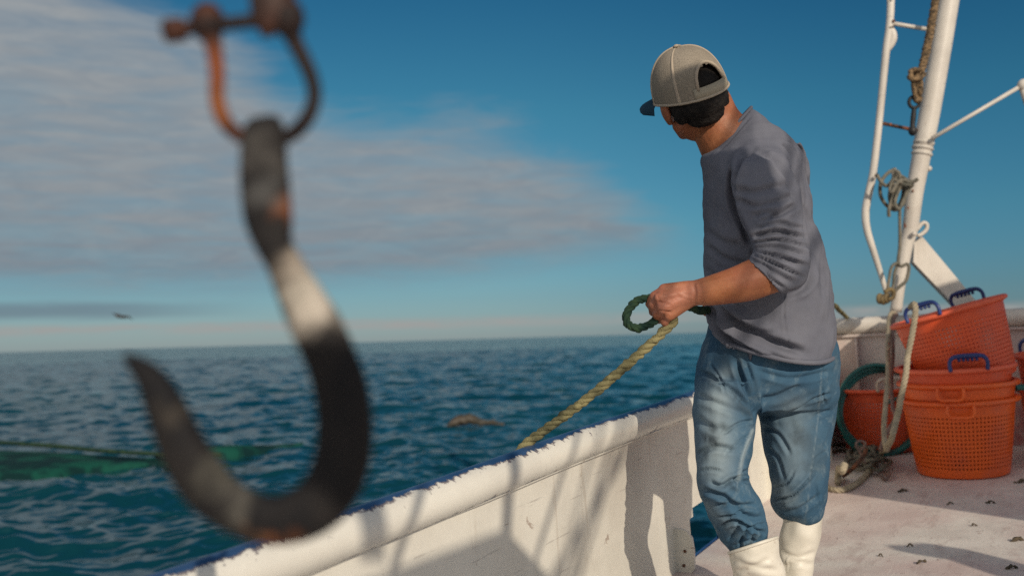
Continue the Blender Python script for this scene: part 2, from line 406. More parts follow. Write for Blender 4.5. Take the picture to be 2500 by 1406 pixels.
MT['yrope'] = mat('hauling_rope_fibre', (.27, .24, .12), (.07, .07, .04), 9, .85, bump=.5, bscale=250, spec=.2, lo_=.42, hi=.62)

# ------------------------------------------------------------------ sea
def build_sea():
    nr = 620
    r = np.concatenate([np.linspace(.6, 5, 14), 5*(160/5)**np.linspace(0, 1, 860)[1:], 160*(9000/160)**np.linspace(0, 1, 110)[1:]])
    # finer rows where the picture looks
    front = np.linspace(-.60, .60, 760)+math.pi/2; back = np.linspace(math.pi/2+.60, math.pi/2+2*math.pi-.60, 120)[1:-1]
    th = np.concatenate([front, back]); nt = len(th)
    Rr, Tt = np.meshgrid(r, th, indexing='ij'); X = Rr*np.cos(Tt); Y = Rr*np.sin(Tt)
    Z = np.zeros_like(X); DX = np.zeros_like(X); DY = np.zeros_like(X)
    rr = np.random.default_rng(11); cell = np.where(Rr < 160, Rr*.00403, Rr*.037)
    wind = math.radians(-105)
    for i in range(150):
        L = 0.16*(5.5/.16)**rr.random(); k = 2*np.pi/L
        sp = .75 if L < 2 else .45
        a = wind+rr.normal()*sp; kx, ky = k*math.cos(a), k*math.sin(a)
        amp = .0043*L**.72*rr.uniform(.5, 1.3)
        if L > 4: amp *= .8
        fade = 1/(1+(np.maximum(cell, Rr*1.2/760)*2.4/L)**4)
        ph = kx*X+ky*Y+rr.uniform(0, 6.28)
        Z += amp*fade*np.cos(ph); q = .9*amp*fade
        DX -= q*np.sin(ph)*math.cos(a); DY -= q*np.sin(ph)*math.sin(a)
    # patches of calmer and rougher water
    V = np.stack([X+DX, Y+DY, Z], -1).reshape(-1, 3)
    n0 = len(r); idx = np.arange(n0*nt).reshape(n0, nt)
    a = idx[:-1, :]; b = idx[1:, :]; a2 = np.roll(a, -1, 1); b2 = np.roll(b, -1, 1)
    F = np.stack([a, a2, b2, b], -1).reshape(-1, 4)[:, ::-1]
    me = bpy.data.meshes.new('sea'); me.vertices.add(len(V)); me.vertices.foreach_set('co', V.astype(np.float32).ravel())
    me.loops.add(F.size); me.loops.foreach_set('vertex_index', F.astype(np.int32).ravel())
    me.polygons.add(len(F)); me.polygons.foreach_set('loop_start', np.arange(0, F.size, 4, dtype=np.int32)); 
    me.polygons.foreach_set('use_smooth', np.ones(len(F), bool)); me.update(calc_edges=True); me.validate()
    m = bpy.data.materials.new('sea_water'); m.use_nodes = True; t = NT(m.node_tree)
    tc = t.n('TexCoord').outputs['Object']
    st = t.n('Mapping', {'Vector': tc, 'Rotation': (0, 0, .26), 'Scale': (.55, 1, 1)}).outputs[0]
    geo = t.n('NewGeometry').outputs['Normal']
    def nvec(sc, det, amp, ro=.6):
        c_ = t.n('TexNoise', {'Vector': st, 'Scale': sc, 'Detail': det, 'Roughness': ro, 'Distortion': .5}).outputs[1]
        q_ = t.n('VectorMath', {0: c_, 1: (.5, .5, .5)}, operation='SUBTRACT')
        return t.n('VectorMath', {0: q_.outputs[0], 1: (amp*.75, amp*1.25, 0)}, operation='MULTIPLY').outputs[0]
    dist = t.n('VectorMath', {0: tc}, operation='LENGTH').outputs['Value']
    far_ = t.n('VectorMath', {0: nvec(1.2, 2, 1.6), 3: t.smooth(dist, 60, 240)}, operation='SCALE').outputs[0]
    sm0 = t.n('VectorMath', {0: nvec(1.1, 5, .55), 1: nvec(6, 3, .30, .6)}, operation='ADD').outputs[0]
    sm1 = t.n('VectorMath', {0: sm0, 1: far_}, operation='ADD').outputs[0]
    sm2 = t.n('VectorMath', {0: sm1, 1: geo}, operation='ADD').outputs[0]
    nn = t.n('VectorMath', {0: sm2}, operation='NORMALIZE').outputs[0]
    deep = t.mix(t.smooth(t.noise(tc, .07, 3, .5), .35, .65), (.003, .040, .056, 1), (.006, .054, .068, 1))
    p = t.n('BsdfPrincipled', {'Base Color': deep, 'Roughness': .12, 'IOR': 1.333, 'Normal': nn, 'Specular IOR Level': t.m('SUBTRACT', .5, t.m('MULTIPLY', t.smooth(dist, 20, 200), .36))})
    t.n('OutputMaterial', {0: p.outputs[0]})
    me.materials.append(m)
    o = link('sea_water', me); tag(o, kind='structure')
    # seabed-dark floor so that nothing shows under the surface from any side
    return o
build_sea()

# ------------------------------------------------------------------ deck and bulwarks (boat frame)
def boat_obj(name, mb, mats, parent=None, **kw):
    """mesh given in world coordinates but stored in boat coordinates, so its paint pattern follows the boat"""
    o = mb.build(name, mats, None, **kw); me = o.data; P = coords(me); setco(me, w2b(P)); 
    if parent is None: o.matrix_world = BOAT
    else: o.parent = parent; o.matrix_basis = Matrix.Identity(4)
    return o
def boat_thing(name, label, cat_, group=None):
    e = thing(name, (0, 0, 0), label, cat_, group); e.matrix_world = BOAT; return e
d = MB(); d.bbox(-4, BOWU, WALLV, 5, -.05, 0)
dk = boat_obj('deck', d, MT['deck'], smooth=False); tag(dk, kind='structure')

def rail_w(u): return .508+.118*float(np.clip((u-3.7)/1.9, 0, 1))**1.2
RR = .042; RV = WALLV-.008
sb = boat_thing('side_bulwark', 'low white bulwark with chipped blue paint along its pipe rail, beside the man', 'bulwark')
p0 = w2b(wall_at(1668, 1222)); p1 = w2b(wall_at(1790, 1320))
HU0, HU1, HW1 = 3.20, 3.62, .165
mb = MB()
us = [-4, -3, -2, -1, 0, 1, 2, 3, HU0]
def plate(u0, u1, w0, top0, top1):
    mb.add([b2w(u0, WALLV, w0), b2w(u1, WALLV, w0), b2w(u1, WALLV, top1), b2w(u0, WALLV, top0),
            b2w(u0, WALLV-.014, w0), b2w(u1, WALLV-.014, w0), b2w(u1, WALLV-.014, top1), b2w(u0, WALLV-.014, top0)],
           [(0, 1, 2, 3), (7, 6, 5, 4), (0, 4, 5, 1), (3, 2, 6, 7), (0, 3, 7, 4), (1, 5, 6, 2)])
for a_, b_ in zip(us[:-1], us[1:]): plate(a_, b_, -.02, rail_w(a_), rail_w(b_))
plate(HU0, HU0+.035, .135, rail_w(3), rail_w(3)); plate(HU0+.035, HU1, HW1, rail_w(3), rail_w(HU1))
k_ = np.linspace(HU1, BOWU, 7)
for a_, b_ in zip(k_[:-1], k_[1:]): plate(a_, b_, -.02, rail_w(a_), rail_w(b_))
boat_obj('plate', mb, MT['wall'], sb, smooth=False)
mb = MB(); uu = np.linspace(-4, BOWU+.02, 60)
mb.tube([b2w(u_, RV+.0015*math.sin(u_*5), rail_w(u_)+.002*math.sin(u_*3.1)) for u_ in uu], RR, 40)
boat_obj('pipe_rail', mb, MT['rail'], sb)
mb = MB(); mb.tube([b2w(u_, WALLV+.004, rail_w(u_)-RR+.004+.0012*math.sin(u_*9)) for u_ in uu], .0055, 8)
boat_obj('weld_bead', mb, MT['wall'], sb)
mb = MB()
V_ = []; F_ = []
for i, u_ in enumerate(uu): V_ += [b2w(u_, WALLV-.016, rail_w(u_)), b2w(u_, WALLV-.016, .0), b2w(u_, WALLV+.12, -1.8), b2w(u_, WALLV+.15, -1.8), b2w(u_, WALLV-.010, -.02), b2w(u_, WALLV-.0145, rail_w(u_))]
n6 = 6
hull_keep = []
for i in range(len(uu)-1):
    for k in range(6): F_.append((i*6+k, i*6+(k+1) % 6, (i+1)*6+(k+1) % 6, (i+1)*6+k))
# leave the freeing port open through the plating
Vn = np.array(V_)
def in_port(i): return uu[i] > HU0-.05 and uu[i+1] < HU1+.05
F_ = [f for f in F_ if not (in_port(f[0]//6) and (f[0] % 6 in (0, 4)))]
mb.add(V_, F_); mb.add([b2w(HU0-.1, WALLV-.016, .5), b2w(HU1+.1, WALLV-.016, .5), b2w(HU1+.1, WALLV-.016, HW1), b2w(HU0-.1, WALLV-.016, HW1)], [(0, 1, 2, 3)])
boat_obj('hull_plating', mb, MT['hull'], sb, smooth=False)
# bracket beside the freeing port, two bolt holes
bu = 3.045
mb = MB(); prof = [(0, 0), (.050, 0), (.060, .012), (.062, .07), (.058, .110), (.045, .130), (.02, .138), (0, .14)]
mb.prism([b2w(bu, WALLV+a_, b_) for a_, b_ in prof], Uv*.014)
boat_obj('bracket', mb, MT['wall'], sb, smooth=False)
for (a_, b_) in ((.033, .068), (.026, .022)):
    mb = MB(); mb.tube([b2w(bu-.004, WALLV+a_, b_), b2w(bu+.001, WALLV+a_, b_)], .005, 10)
    boat_obj('bolt', mb, MT['iron'], sb)
for su, wd in ((4.18, .07), (2.42, .05), (1.0, .05), (5.1, .05)):
    if su in (2.42, 1.0): continue
    mb = MB(); mb.prism([b2w(su, WALLV+a_, b_) for a_, b_ in ((0, 0), (wd+.03, 0), (wd+.03, .02), (wd, .34), (.02, .43), (0, .43))], Uv*.01)
    boat_obj('stiffener', mb, MT['wall'], sb, smooth=False)

bb = boat_thing('bow_bulwark', 'white bulwark with pink stains across the far end of the deck, behind the baskets', 'bulwark')
mb = MB(); mb.bbox(BOWU, BOWU+.014, WALLV-.014, 5, -.02, .645)
boat_obj('plate', mb, MT['bow'], bb, smooth=False)
mb = MB(); mb.tube([b2w(BOWU+.006, v_, .648+.004*math.sin(v_*2)) for v_ in np.linspace(WALLV-.008, 5, 40)], .046, 28)
mb.ell(b2w(BOWU+.006, WALLV-.008, .64), Uv*.05, Vv*.05, Wv*.05)
boat_obj('pipe_rail', mb, MT['mast'], bb)
mb = MB(); mb.bbox(BOWU-.022, BOWU+.004, WALLV, 5, .588, .60)
boat_obj('rail_flange', mb, MT['bow'], bb, smooth=False)
mb = MB(); mb.bbox(BOWU+.0155, BOWU+.05, WALLV-.014, 5, -1.8, .6)
boat_obj('hull_plating', mb, MT['hull'], bb, smooth=False)
for v_ in (-1.02, .35, 1.6):
    mb = MB(); mb.prism([b2w(BOWU-a_, v_, b_) for a_, b_ in ((0, 0), (.10, 0), (.10, .02), (.04, .58), (0, .58))], Vv*.01)
    boat_obj('stiffener', mb, MT['bow'], bb, smooth=False)

# ------------------------------------------------------------------ mast, ladder, brace, rigging
px5 = lambda r, dep: r*dep/FPX
MD = 5.25
mast = thing('mast', at(2188, 760, MD), 'tall leaning white pipe mast with ringed collar, standing on the far rail', 'mast')
MC = [(2187, 762), (2196, 690), (2212, 600), (2222, 560), (2233, 470), (2246, 400), (2253, 358)]
mb = MB(); mb.tube([at(x, y, MD) for x, y in MC], [px5(a_, MD) for a_ in (14, 14.5, 16, 18.5, 20.5, 21.5, 22)], 32, sub=4)
mb.build('lower_pipe', MT['mast'], mast)
mb = MB(); mb.tube([at(x, y, MD) for x, y in ((2253, 360), (2265, 300), (2290, 160), (2317, 0), (2350, -200), (2480, -1000))], [px5(a_, MD) for a_ in (23, 24.5, 24.5, 24, 24, 24)], 32, sub=3)
mb.build('upper_pipe', MT['mast'], mast)
for (x, y, r_) in ((2256, 349, 25), (2253, 362, 25.5), (2251, 376, 25)):
    mb = MB(); c0, c1 = at(x, y-3.2, MD), at(x-1.2, y+3.2, MD)
    mb.tube([c0+(c0-c1)*.3, c0, (c0+c1)/2, c1, c1+(c1-c0)*.3], [px5(r_-4, MD), px5(r_-1, MD), px5(r_, MD), px5(r_-1, MD), px5(r_-4, MD)], 28, sub=2)
    mb.build('collar_ring', MT['mast'], mast)
mb = MB(); mb.prism([at(2232, 592, MD+.02), at(2252, 578, MD+.02), at(2392, 745, MD+.02), at(2356, 772, MD+.02), at(2230, 640, MD+.02)], nrm(FWD)*.055)
mb.build('brace', MT['mast'], mast, smooth=False)
# lug with a hole, and a weld boss on the right
mb = MB(); mb.tube([at(x, y, MD-.01) for x, y in ((2238, 562), (2252, 545), (2262, 547), (2262, 560), (2250, 572), (2240, 576))], px5(5, MD), 10, sub=4)
mb.build('pad_eye', MT['mast'], mast)
for x_, y_, d_, r_ in ((2231, 571, MD-.06, 6), (2268, 412, MD, 7)): mb = MB(); mb.ell(at(x_, y_, d_), *[np.eye(3)[i]*px5(r_, MD) for i in range(3)]); mb.build('weld_boss', MT['mast'], mast)
for x, y, s_ in ((2229, 466, 3), (2217, 508, 3), (2210, 553, 3.6), (2209, 548, 3.2)):
    mb = MB(); mb.ell(at(x, y, MD-px5(19, MD)), [px5(s_*.8, MD), 0, 0], [0, .004, 0], [0, 0, px5(s_*1.1, MD)], 10, 6); mb.build('rust_spot', MT['rustspot'], mast)

stay = thing('stay_rod', at(2280, 335, MD), 'thin white rod slanting from the mast up to a knob at the right edge', 'rod')
mb = MB(); mb.tube([at(2276, 338, MD-.08), at(2485, 215, MD-.1)], px5(5, MD), 10); mb.build('rod', MT['mast'], stay)
mb = MB(); mb.ell(at(2500, 209, MD-.1), [.034, 0, 0], [0, .03, 0], [0, 0, .034]); mb.tube([at(2500, 215, MD-.1), at(2508, 260, MD-.1)], [.025, .012], 12)
mb.tube([at(2500, 209, MD-.1), at(2560, 175, MD-.1), at(2800, 30, MD)], .012, 10)
mb.build('end_fitting', MT['mast'], stay)

ladder = thing('mast_ladder', at(2168, 720, MD), 'white bent pipe rail with short rungs running up beside the mast', 'ladder')
LP = [(2176, -60), (2175, 0), (2172, 60), (2164, 120), (2155, 210), (2147, 290), (2138, 370), (2130, 430), (2117, 490), (2113, 525), (2117, 562), (2130, 605), (2146, 655), (2158, 695), (2168, 730)]
mb = MB(); mb.tube([at(x, y, MD-.05) for x, y in [(2200, -700)]+LP], [px5(a_, MD) for a_ in [9, 9, 9, 9, 9, 8.6, 8.6, 8.8, 9, 9.4, 9.2, 8.8, 8, 7, 6, 5.5]], 18, sub=4)
mb.build('side_pipe', MT['mast'], ladder)
mb = MB(); mb.tube([at(x, y, MD-.05) for x, y in ((2172, 68), (2178, 78), (2180, 95), (2172, 115), (2164, 128))], [px5(a_, MD) for a_ in (5, 9, 10, 8, 4)], 14, sub=3)
mb.build('weld_repair', MT['mast'], ladder)
mb = MB(); mb.tube([at(2164, 69, MD-.05), at(2184, 69, MD-.05)], .002, 8); mb.tube([at(2172, 68, MD-.05), at(2173, 71, MD-.05)], px5(10, MD), 18); mb.build('joint_ring', MT['darkrope'], ladder)
mb = MB(); mb.tube([at(2178, 58, MD-.05), at(2274, 74, MD)], px5(5, MD), 12); mb.build('rung', MT['mast'], ladder)
mb = MB(); mb.tube([at(2156, 302, MD-.05), at(2250, 322, MD)], px5(4.2, MD), 12); mb.build('rung', MT['iron'], ladder)
for x, y in ((2182, 52), (2174, 304)): mb = MB(); mb.ell(at(x, y, MD-.075), [.008, 0, 0], [0, .004, 0], [0, 0, .008], 10, 6); mb.build('rust_spot', MT['rustspot'], ladder)

def strands(mb, pts, r, pitch, n=3, seg=7, sub=8, phase=0, fuzz=0.0, mi=0):
    """three-strand laid rope along a curve"""
    P = cat(np.array(pts, float), sub); L = np.concatenate([[0], np.cumsum(np.linalg.norm(np.diff(P, axis=0), axis=1))])
    m = max(8, int(L[-1]/pitch*9)); s_ = np.linspace(0, L[-1], m); Q = np.stack([np.interp(s_, L, P[:, i]) for i in range(3)], 1)
    T = np.gradient(Q, axis=0); up = np.array([.3, .2, .93]); A = []; Bn = []
    for i in range(m):
        t_ = nrm(T[i]); a_ = up-t_*(up@t_); a_ = nrm(a_); up = a_; A.append(a_); Bn.append(np.cross(t_, a_))
    A, Bn = np.array(A), np.array(Bn); rs = r*.54
    for k in range(n):
        ang = 2*np.pi*(s_/pitch+k/n)+phase
        rad = (r-rs)*(1+fuzz*rng.normal(size=m)*.15)
        C = Q+rad[:, None]*(np.cos(ang)[:, None]*A+np.sin(ang)[:, None]*Bn)
        mb.tube(C, rs*(1+fuzz*rng.normal(size=m)*.12), seg, mi=mi)
    return mb

hal = thing('halyard', at(2230, 330, MD-.1), 'thick tan rope down the mast ending in a splice and a black shackle', 'rope')
HP = [(2345, -500), (2300, -120), (2284, 0), (2275, 60), (2264, 115), (2252, 165), (2244, 182)]
mb = MB(); strands(mb, [at(x, y, MD-.13) for x, y in HP], px5(10, MD), .06, 3, 7, fuzz=1); mb.build('rope', MT['tanrope'], hal)
mb = MB(); mb.tube([at(x, y, MD-.13) for x, y in ((2246, 176), (2238, 186), (2240, 205), (2238, 225), (2237, 246))], [px5(a_, MD) for a_ in (9, 15, 13, 10, 7)], 14, sub=4)
mb.tube([at(x, y, MD-.17) for x, y in ((2252, 170), (2228, 172), (2222, 182), (2228, 195), (2250, 188), (2256, 178))], px5(6, MD), 9, sub=4)
strands(mb, [at(x, y, MD-.15) for x, y in ((2229, 190), (2232, 215), (2236, 240), (2240, 250), (2246, 238), (2248, 212), (2247, 190))], px5(6, MD), .04, 3, 6, fuzz=1)
o_ = mb.build('splice', MT['tanrope'], hal); rumple(o_.data, .004, .03, 3)
mb = MB(); mb.tube([at(2232+13*math.cos(a_), 250+14*math.sin(a_), MD-.13) for a_ in np.linspace(0, 2*np.pi, 17)[:-1]], px5(4.2, MD), 10, closed=True)
mb.tube([at(x, y, MD-.13) for x, y in ((2232, 264), (2230, 285), (2228, 305), (2228, 322))], [px5(a_, MD) for a_ in (5, 6.5, 6, 8)], 12, sub=3)
mb.ell(at(2228, 320, MD-.13), [px5(10, MD), 0, 0], [0, .02, 0], [0, 0, px5(12, MD)])
mb.build('shackle', MT['blackiron'], hal)

coil = thing('rope_coil', at(2190, 470, MD-.08), 'tangled grey rope wrapped round a cleat halfway up the mast', 'rope')
loops = [[(2215, 440), (2195, 432), (2180, 445), (2172, 480), (2182, 512), (2198, 500), (2205, 470), (2200, 440), (2188, 425), (2182, 412)],
 [(2182, 412), (2165, 425), (2152, 450), (2152, 480), (2168, 505), (2188, 515), (2202, 500), (2208, 465), (2204, 445), (2222, 446)],
 [(2222, 450), (2200, 450), (2185, 465), (2180, 495), (2190, 508), (2206, 495), (2212, 460), (2225, 440)],
 [(2140, 428), (2150, 445), (2165, 455), (2180, 438), (2190, 418), (2196, 430), (2192, 460), (2178, 485), (2170, 515), (2170, 530)],
 [(2225, 455), (2210, 452), (2196, 460), (2186, 490), (2196, 512), (2206, 490), (2216, 462), (2230, 452)],
 [(2240, 436), (2222, 445), (2205, 440), (2192, 450), (2176, 470), (2170, 460), (2182, 440), (2200, 446)]]
mb = MB()
for i, lp in enumerate(loops): mb.tube([at(x+rng.normal()*1.2, y+rng.normal()*1.2, MD-.10-.02*i+.015*math.sin(j*1.7+i)) for j, (x, y) in enumerate(lp)], px5(4.3, MD), 9, sub=6)
mb.build('wrapped_turns', MT['grayrope'], coil)
mb = MB(); mb.tube([at(x, y, MD-.1) for x, y in ((2181, 412), (2182, 430), (2180, 450), (2178, 500), (2184, 510))], [px5(a_, MD) for a_ in (6, 5, 5, 5, 4)], 10, sub=3)
mb.tube([at(2184, 418, MD-.1), at(2196, 450, MD-.06), at(2225, 452, MD)], px5(5, MD), 10, sub=3)
mb.build('cleat', MT['mast'], coil)
mb = MB(); mb.tube([at(2138, 426, MD-.1), at(2143, 431, MD-.1)], px5(5, MD), 8); mb.build('rope_end', MT['blackiron'], coil)
mb = MB(); mb.tube([at(x, y, MD-.11) for x, y in ((2196, 500), (2197, 540), (2197, 600), (2193, 638), (2200, 650), (2215, 645), (2219, 655), (2212, 685), (2190, 705), (2176, 722))], px5(4, MD), 9, sub=6)
mb.tube([at(x, y, MD-.13) for x, y in ((2196, 640), (2178, 650), (2171, 680), (2166, 712))], px5(3.8, MD), 9, sub=6)
mb.tube([at(x, y, MD-.10) for x, y in ((2192, 645), (2184, 665), (2180, 700), (2172, 718))], px5(3.6, MD), 9, sub=6)
mb.build('hanging_line', MT['grayrope'], coil)
lash = thing('lashing_knot', at(2165, 730, MD-.12), 'thick knotted rope lashing at the foot of the mast ladder', 'rope')
mb = MB()
for dx, dy, ph in ((0, 0, 0), (9, 2, 1), (17, -1, 2)):
    mb.tube([at(2148+dx+4*math.cos(a_), 729+dy+8.5*math.sin(a_), MD-.14+.03*math.cos(a_)) for a_ in np.linspace(0, 2*np.pi, 11)[:-1]], px5(5, MD), 9, closed=True, sub=2)
mb.tube([at(x, y, MD-.15) for x, y in ((2160, 714), (2172, 706), (2182, 712), (2180, 726), (2168, 732))], px5(5, MD), 9, sub=5)
mb.build('knot', MT['tanrope'] if False else rope_mat('knot_rope', (.24, .18, .09), (.13, .10, .06)), lash)

# ------------------------------------------------------------------ baskets
def basket_meshes(rt=.235, rb=.190, h=.335):
    """pierced wall, solid bands, floor, rolled rim; local coordinates, base at z = 0"""
    nc, th = 84, .0035; rows = []
    z_lo, z_hi = .042, h-.055; nrw = 13; step = (z_hi-z_lo)/nrw
    zs = [0, .006, z_lo]
    mb = MB()
    def rad(z): return rb+(rt-rb)*(z/h)**.85
    cs = [(i*2*np.pi/nc) for i in range(nc)]
    ccols = []
    for a_ in cs: ccols += [a_, a_+2*np.pi/nc*.46]
    n2 = len(ccols)
    zl = [0.0, .005, .02, z_lo]
    for k in range(nrw): zl += [z_lo+step*(k+.42), z_lo+step*(k+1)]
    zl += [h-.02, h]
    zl = np.array(zl); hole = set(range(3, 3+2*nrw, 2))
    def wall(off):
        return [[((rad(z)-(.006 if z < .004 else 0)+off)*math.cos(a_), (rad(z)-(.006 if z < .004 else 0)+off)*math.sin(a_), z) for a_ in ccols] for z in zl]
    Ro, Ri = wall(0), wall(-th); V = [p for r in Ro for p in r]+[p for r in Ri for p in r]; nz = len(zl); O = nz*n2; F = []
    isH = lambda i, k: (i in hole) and (k % 2 == 0)
    for i in range(nz-1):
        for k in range(n2):
            a, b, c, d_ = i*n2+k, i*n2+(k+1) % n2, (i+1)*n2+(k+1) % n2, (i+1)*n2+k
            if isH(i, k):
                for p, q in ((a, b), (b, c), (c, d_), (d_, a)): F.append((p, q, q+O, p+O))
            else:
                F.append((a, b, c, d_)); F.append((d_+O, c+O, b+O, a+O))
    mb.add(V, F)
    # floor with slots
    rr_ = [.0, .05, .09, .13, rb-.008]
    for i in range(len(rr_)-1):
        n_ = 36
        for k in range(n_):
            if i in (1, 2) and k % 2: continue
            a0, a1 = 2*np.pi*k/n_, 2*np.pi*(k+1)/n_
            P = [(rr_[i]*math.cos(a0), rr_[i]*math.sin(a0)), (rr_[i+1]*math.cos(a0), rr_[i+1]*math.sin(a0)), (rr_[i+1]*math.cos(a1), rr_[i+1]*math.sin(a1)), (rr_[i]*math.cos(a1), rr_[i]*math.sin(a1))]
            mb.prism([(x, y, .006) for x, y in P], (0, 0, .004))
    wallm = mesh_np('wall', mb.v, mb.f, None, True)
    wallm.set_sharp_from_angle(angle=math.radians(35))
    mb = MB(); prof = [(rt-.004, h-.022), (rt+.002, h-.020), (rt+.018, h-.014), (rt+.021, h-.006), (rt+.018, h+.002), (rt+.006, h+.006), (rt-.004, h+.004)]
    n_ = 72; rings = [[(r_*math.cos(2*np.pi*k/n_), r_*math.sin(2*np.pi*k/n_), z_) for r_, z_ in prof] for k in range(n_)]
    mb.loft(rings, closed=True, cap=False)
    rimm = mesh_np('rim', mb.v, mb.f, None, True)
    bm = bmesh.new(); bm.from_mesh(rimm); bmesh.ops.recalc_face_normals(bm, faces=bm.faces); bm.to_mesh(rimm); bm.free()
    return wallm, rimm
BW, BR = basket_meshes(); BH, BRT = .335, .235
def handle_mesh(ang, up=True):
    mb = MB(); c = np.array([math.cos(ang), math.sin(ang), 0]); t_ = np.array([-math.sin(ang), math.cos(ang), 0]); zz = np.array([0, 0, 1.0])
    R0 = BRT+.008
    if up:
        P = [c*R0+t_*-.074+zz*(BH-.004), c*R0+t_*-.076+zz*(BH+.032), c*(R0-.003)+t_*-.062+zz*(BH+.054)]+[c*(R0-.005)+t_*s_+zz*(BH+.059) for s_ in (-.036, -.012, .012, .036)]+[c*(R0-.003)+t_*.062+zz*(BH+.054), c*R0+t_*.076+zz*(BH+.032), c*R0+t_*.074+zz*(BH-.004)]
        r_ = [.0085, .008, .009, .0105, .0115, .0115, .0105, .009, .008, .0085]
    else:
        P = [c*(R0+.012)+t_*-.05+zz*(BH-.008), c*(R0+.018)+t_*-.052+zz*(BH-.04), c*(R0+.018)+t_*-.04+zz*(BH-.058), c*(R0+.018)+zz*(BH-.06), c*(R0+.018)+t_*.04+zz*(BH-.058), c*(R0+.018)+t_*.052+zz*(BH-.04), c*(R0+.012)+t_*.05+zz*(BH-.008)]
        r_ = .007
        # fallen handle rests flat against the side
    mb.tube(P, r_, 10, sub=4)
    if up:
        for s_ in np.linspace(-.036, .036, 5): mb.ell(c*(R0-.005)+t_*s_+zz*(BH+.043), t_*.007, c*.009, zz*.008, 10, 6)
    me = mesh_np('handle', mb.v, mb.f)
    bm = bmesh.new(); bm.from_mesh(me); bmesh.ops.recalc_face_normals(bm, faces=bm.faces); bm.to_mesh(me); bm.free(); return me
first_b = {}
def basket(loc, axis, spin, bodym, rimm, handles, label, scale=1.0):
    """handles: list of (angle, raised?, material)"""
    r_ = thing('fish_basket', (0, 0, 0), label, 'basket', 'round perforated fish baskets')
    z = nrm(axis); x = nrm(np.cross([0, 1, .0], z)) if abs(z[1]) < .9 else nrm(np.cross([1, 0, 0], z)); y = np.cross(z, x)
    c, s_ = math.cos(spin), math.sin(spin); x, y = x*c+y*s_, -x*s_+y*c
    r_.matrix_world = Matrix(((x[0]*scale, y[0]*scale, z[0]*scale, loc[0]), (x[1]*scale, y[1]*scale, z[1]*scale, loc[1]), (x[2]*scale, y[2]*scale, z[2]*scale, loc[2]), (0, 0, 0, 1)))
    for nm, me, m_ in (('basket_wall', BW, bodym), ('rim', BR, rimm)):
        key = (nm, m_.name)
        if key not in first_b: q = me.copy(); q.materials.clear(); q.materials.append(m_); first_b[key] = q
        o = link(nm, first_b[key]); o.parent = r_
    for a_, up, m_ in handles:
        key = (round(a_, 2), up, m_.name)
        if key not in first_b: q = handle_mesh(a_, up); q.materials.append(m_); first_b[key] = q
        o = link('handle', first_b[key]); o.parent = r_
    return r_
# local +x axis points to picture right, -y to the camera (x = cross(Y, z))
def base_from_rim(x, y, dep, axis, scale=1): return at(x, y, dep)-nrm(axis)*BH*scale
ax0 = Wv
SB = w2b(deck_at(2352, 1152)); SP = b2w(SB[0], SB[1], .002)
print('stack base boat', SB, 'rim px', topx(SP+Wv*BH), 'w px', FPX/((SP-CAM)@FWD))
SSC = 1.0
basket(SP, ax0, .10, MT['orange'], MT['orange'], [(-2.05, False, MT['orange']), (1.1, False, MT['orange'])], 'bright orange basket standing on the deck, bottom of the tall stack')
basket(SP+Wv*.073, ax0+np.array([.012, 0, 0]), .5, MT['orange'], MT['orange'], [(-2.6, False, MT['orange']), (.55, False, MT['orange'])], 'orange basket with a plain rim, second from the deck in the tall stack')
basket(SP+Wv*.142, ax0+np.array([-.01, 0, 0]), .2, MT['red'], MT['pink'], [(-1.95, True, MT['bluep']), (1.2, True, MT['bluep'])], 'faded red basket holding the tilted one, its blue handle facing us, third from the deck')
tax = nrm(np.array([0, 0, 1.0])*math.cos(.25)+np.array([-1, 0, 0])*math.sin(.25)+np.array([0, .07, 0]))
TD = (SP-CAM)@FWD+.035
basket(base_from_rim(2312, 758, TD, tax), tax, 0.0, MT['red'], MT['pink'], [(-2.39, True, MT['bluep']), (.75, True, MT['bluep'])], 'tilted red basket with two blue handles on top of the tall stack')
EB = w2b(deck_at(2158, 1094)); EP = b2w(EB[0], EB[1], .002)
print('E', EB, topx(EP+Wv*BH), FPX/((EP-CAM)@FWD))
basket(EP, ax0, 0.3, MT['red'], MT['red'], [(-1.95, True, MT['whitep']), (1.3, True, MT['whitep'])], 'red basket with a white handle and a teal hose looped round it, by the bulwark', .97)
FP = b2w(SB[0]+.02, SB[1]+.60, .002)
F1 = w2b(deck_at(2640, 1120)); FP = b2w(F1[0], F1[1], .002)
basket(FP, ax0, .3, MT['orange'], MT['orange'], [(-2.4, False, MT['orange']), (.9, False, MT['orange'])], 'orange basket cut by the right edge of the photo, lower of two')
basket(FP+Wv*.15, ax0, .9, MT['red'], MT['red'], [(-2.4, True, MT['bluep']), (.9, True, MT['bluep'])], 'red basket cut by the right edge of the photo, upper of two')

# teal hose looped round the rear basket
hs = thing('hose', EP, 'coiled teal rubber hose hung round the basket by the bulwark', 'hose')
mb = MB(); hp = []
for k in range(3):
    for a_ in np.linspace(0, 2*np.pi, 22)[:-1]:
        rx = (104-3*k)+4*math.sin(a_*2+k); ry = 111-5*k+3*math.cos(a_*3+k)
        x = 2148+rx*math.cos(a_)+3*k; y = 1003+ry*math.sin(a_)
        dep = (EP-CAM)@FWD-.24+.30*max(0, -math.sin(a_))+.012*k+(0.0 if math.cos(a_) < .2 else .02)
        hp.append(at(x, y, dep))
mb.tube(hp, px5(6.2, 4.9), 12, sub=4); mb.build('coil', MT['hose'], hs)
mb = MB(); mb.tube([at(x, y, (EP-CAM)@FWD-.28) for x, y in ((2160, 990), (2180, 975), (2215, 972), (2235, 960))], px5(5, 4.8), 12, sub=4); mb.build('loose_turn', MT['hose'], hs)
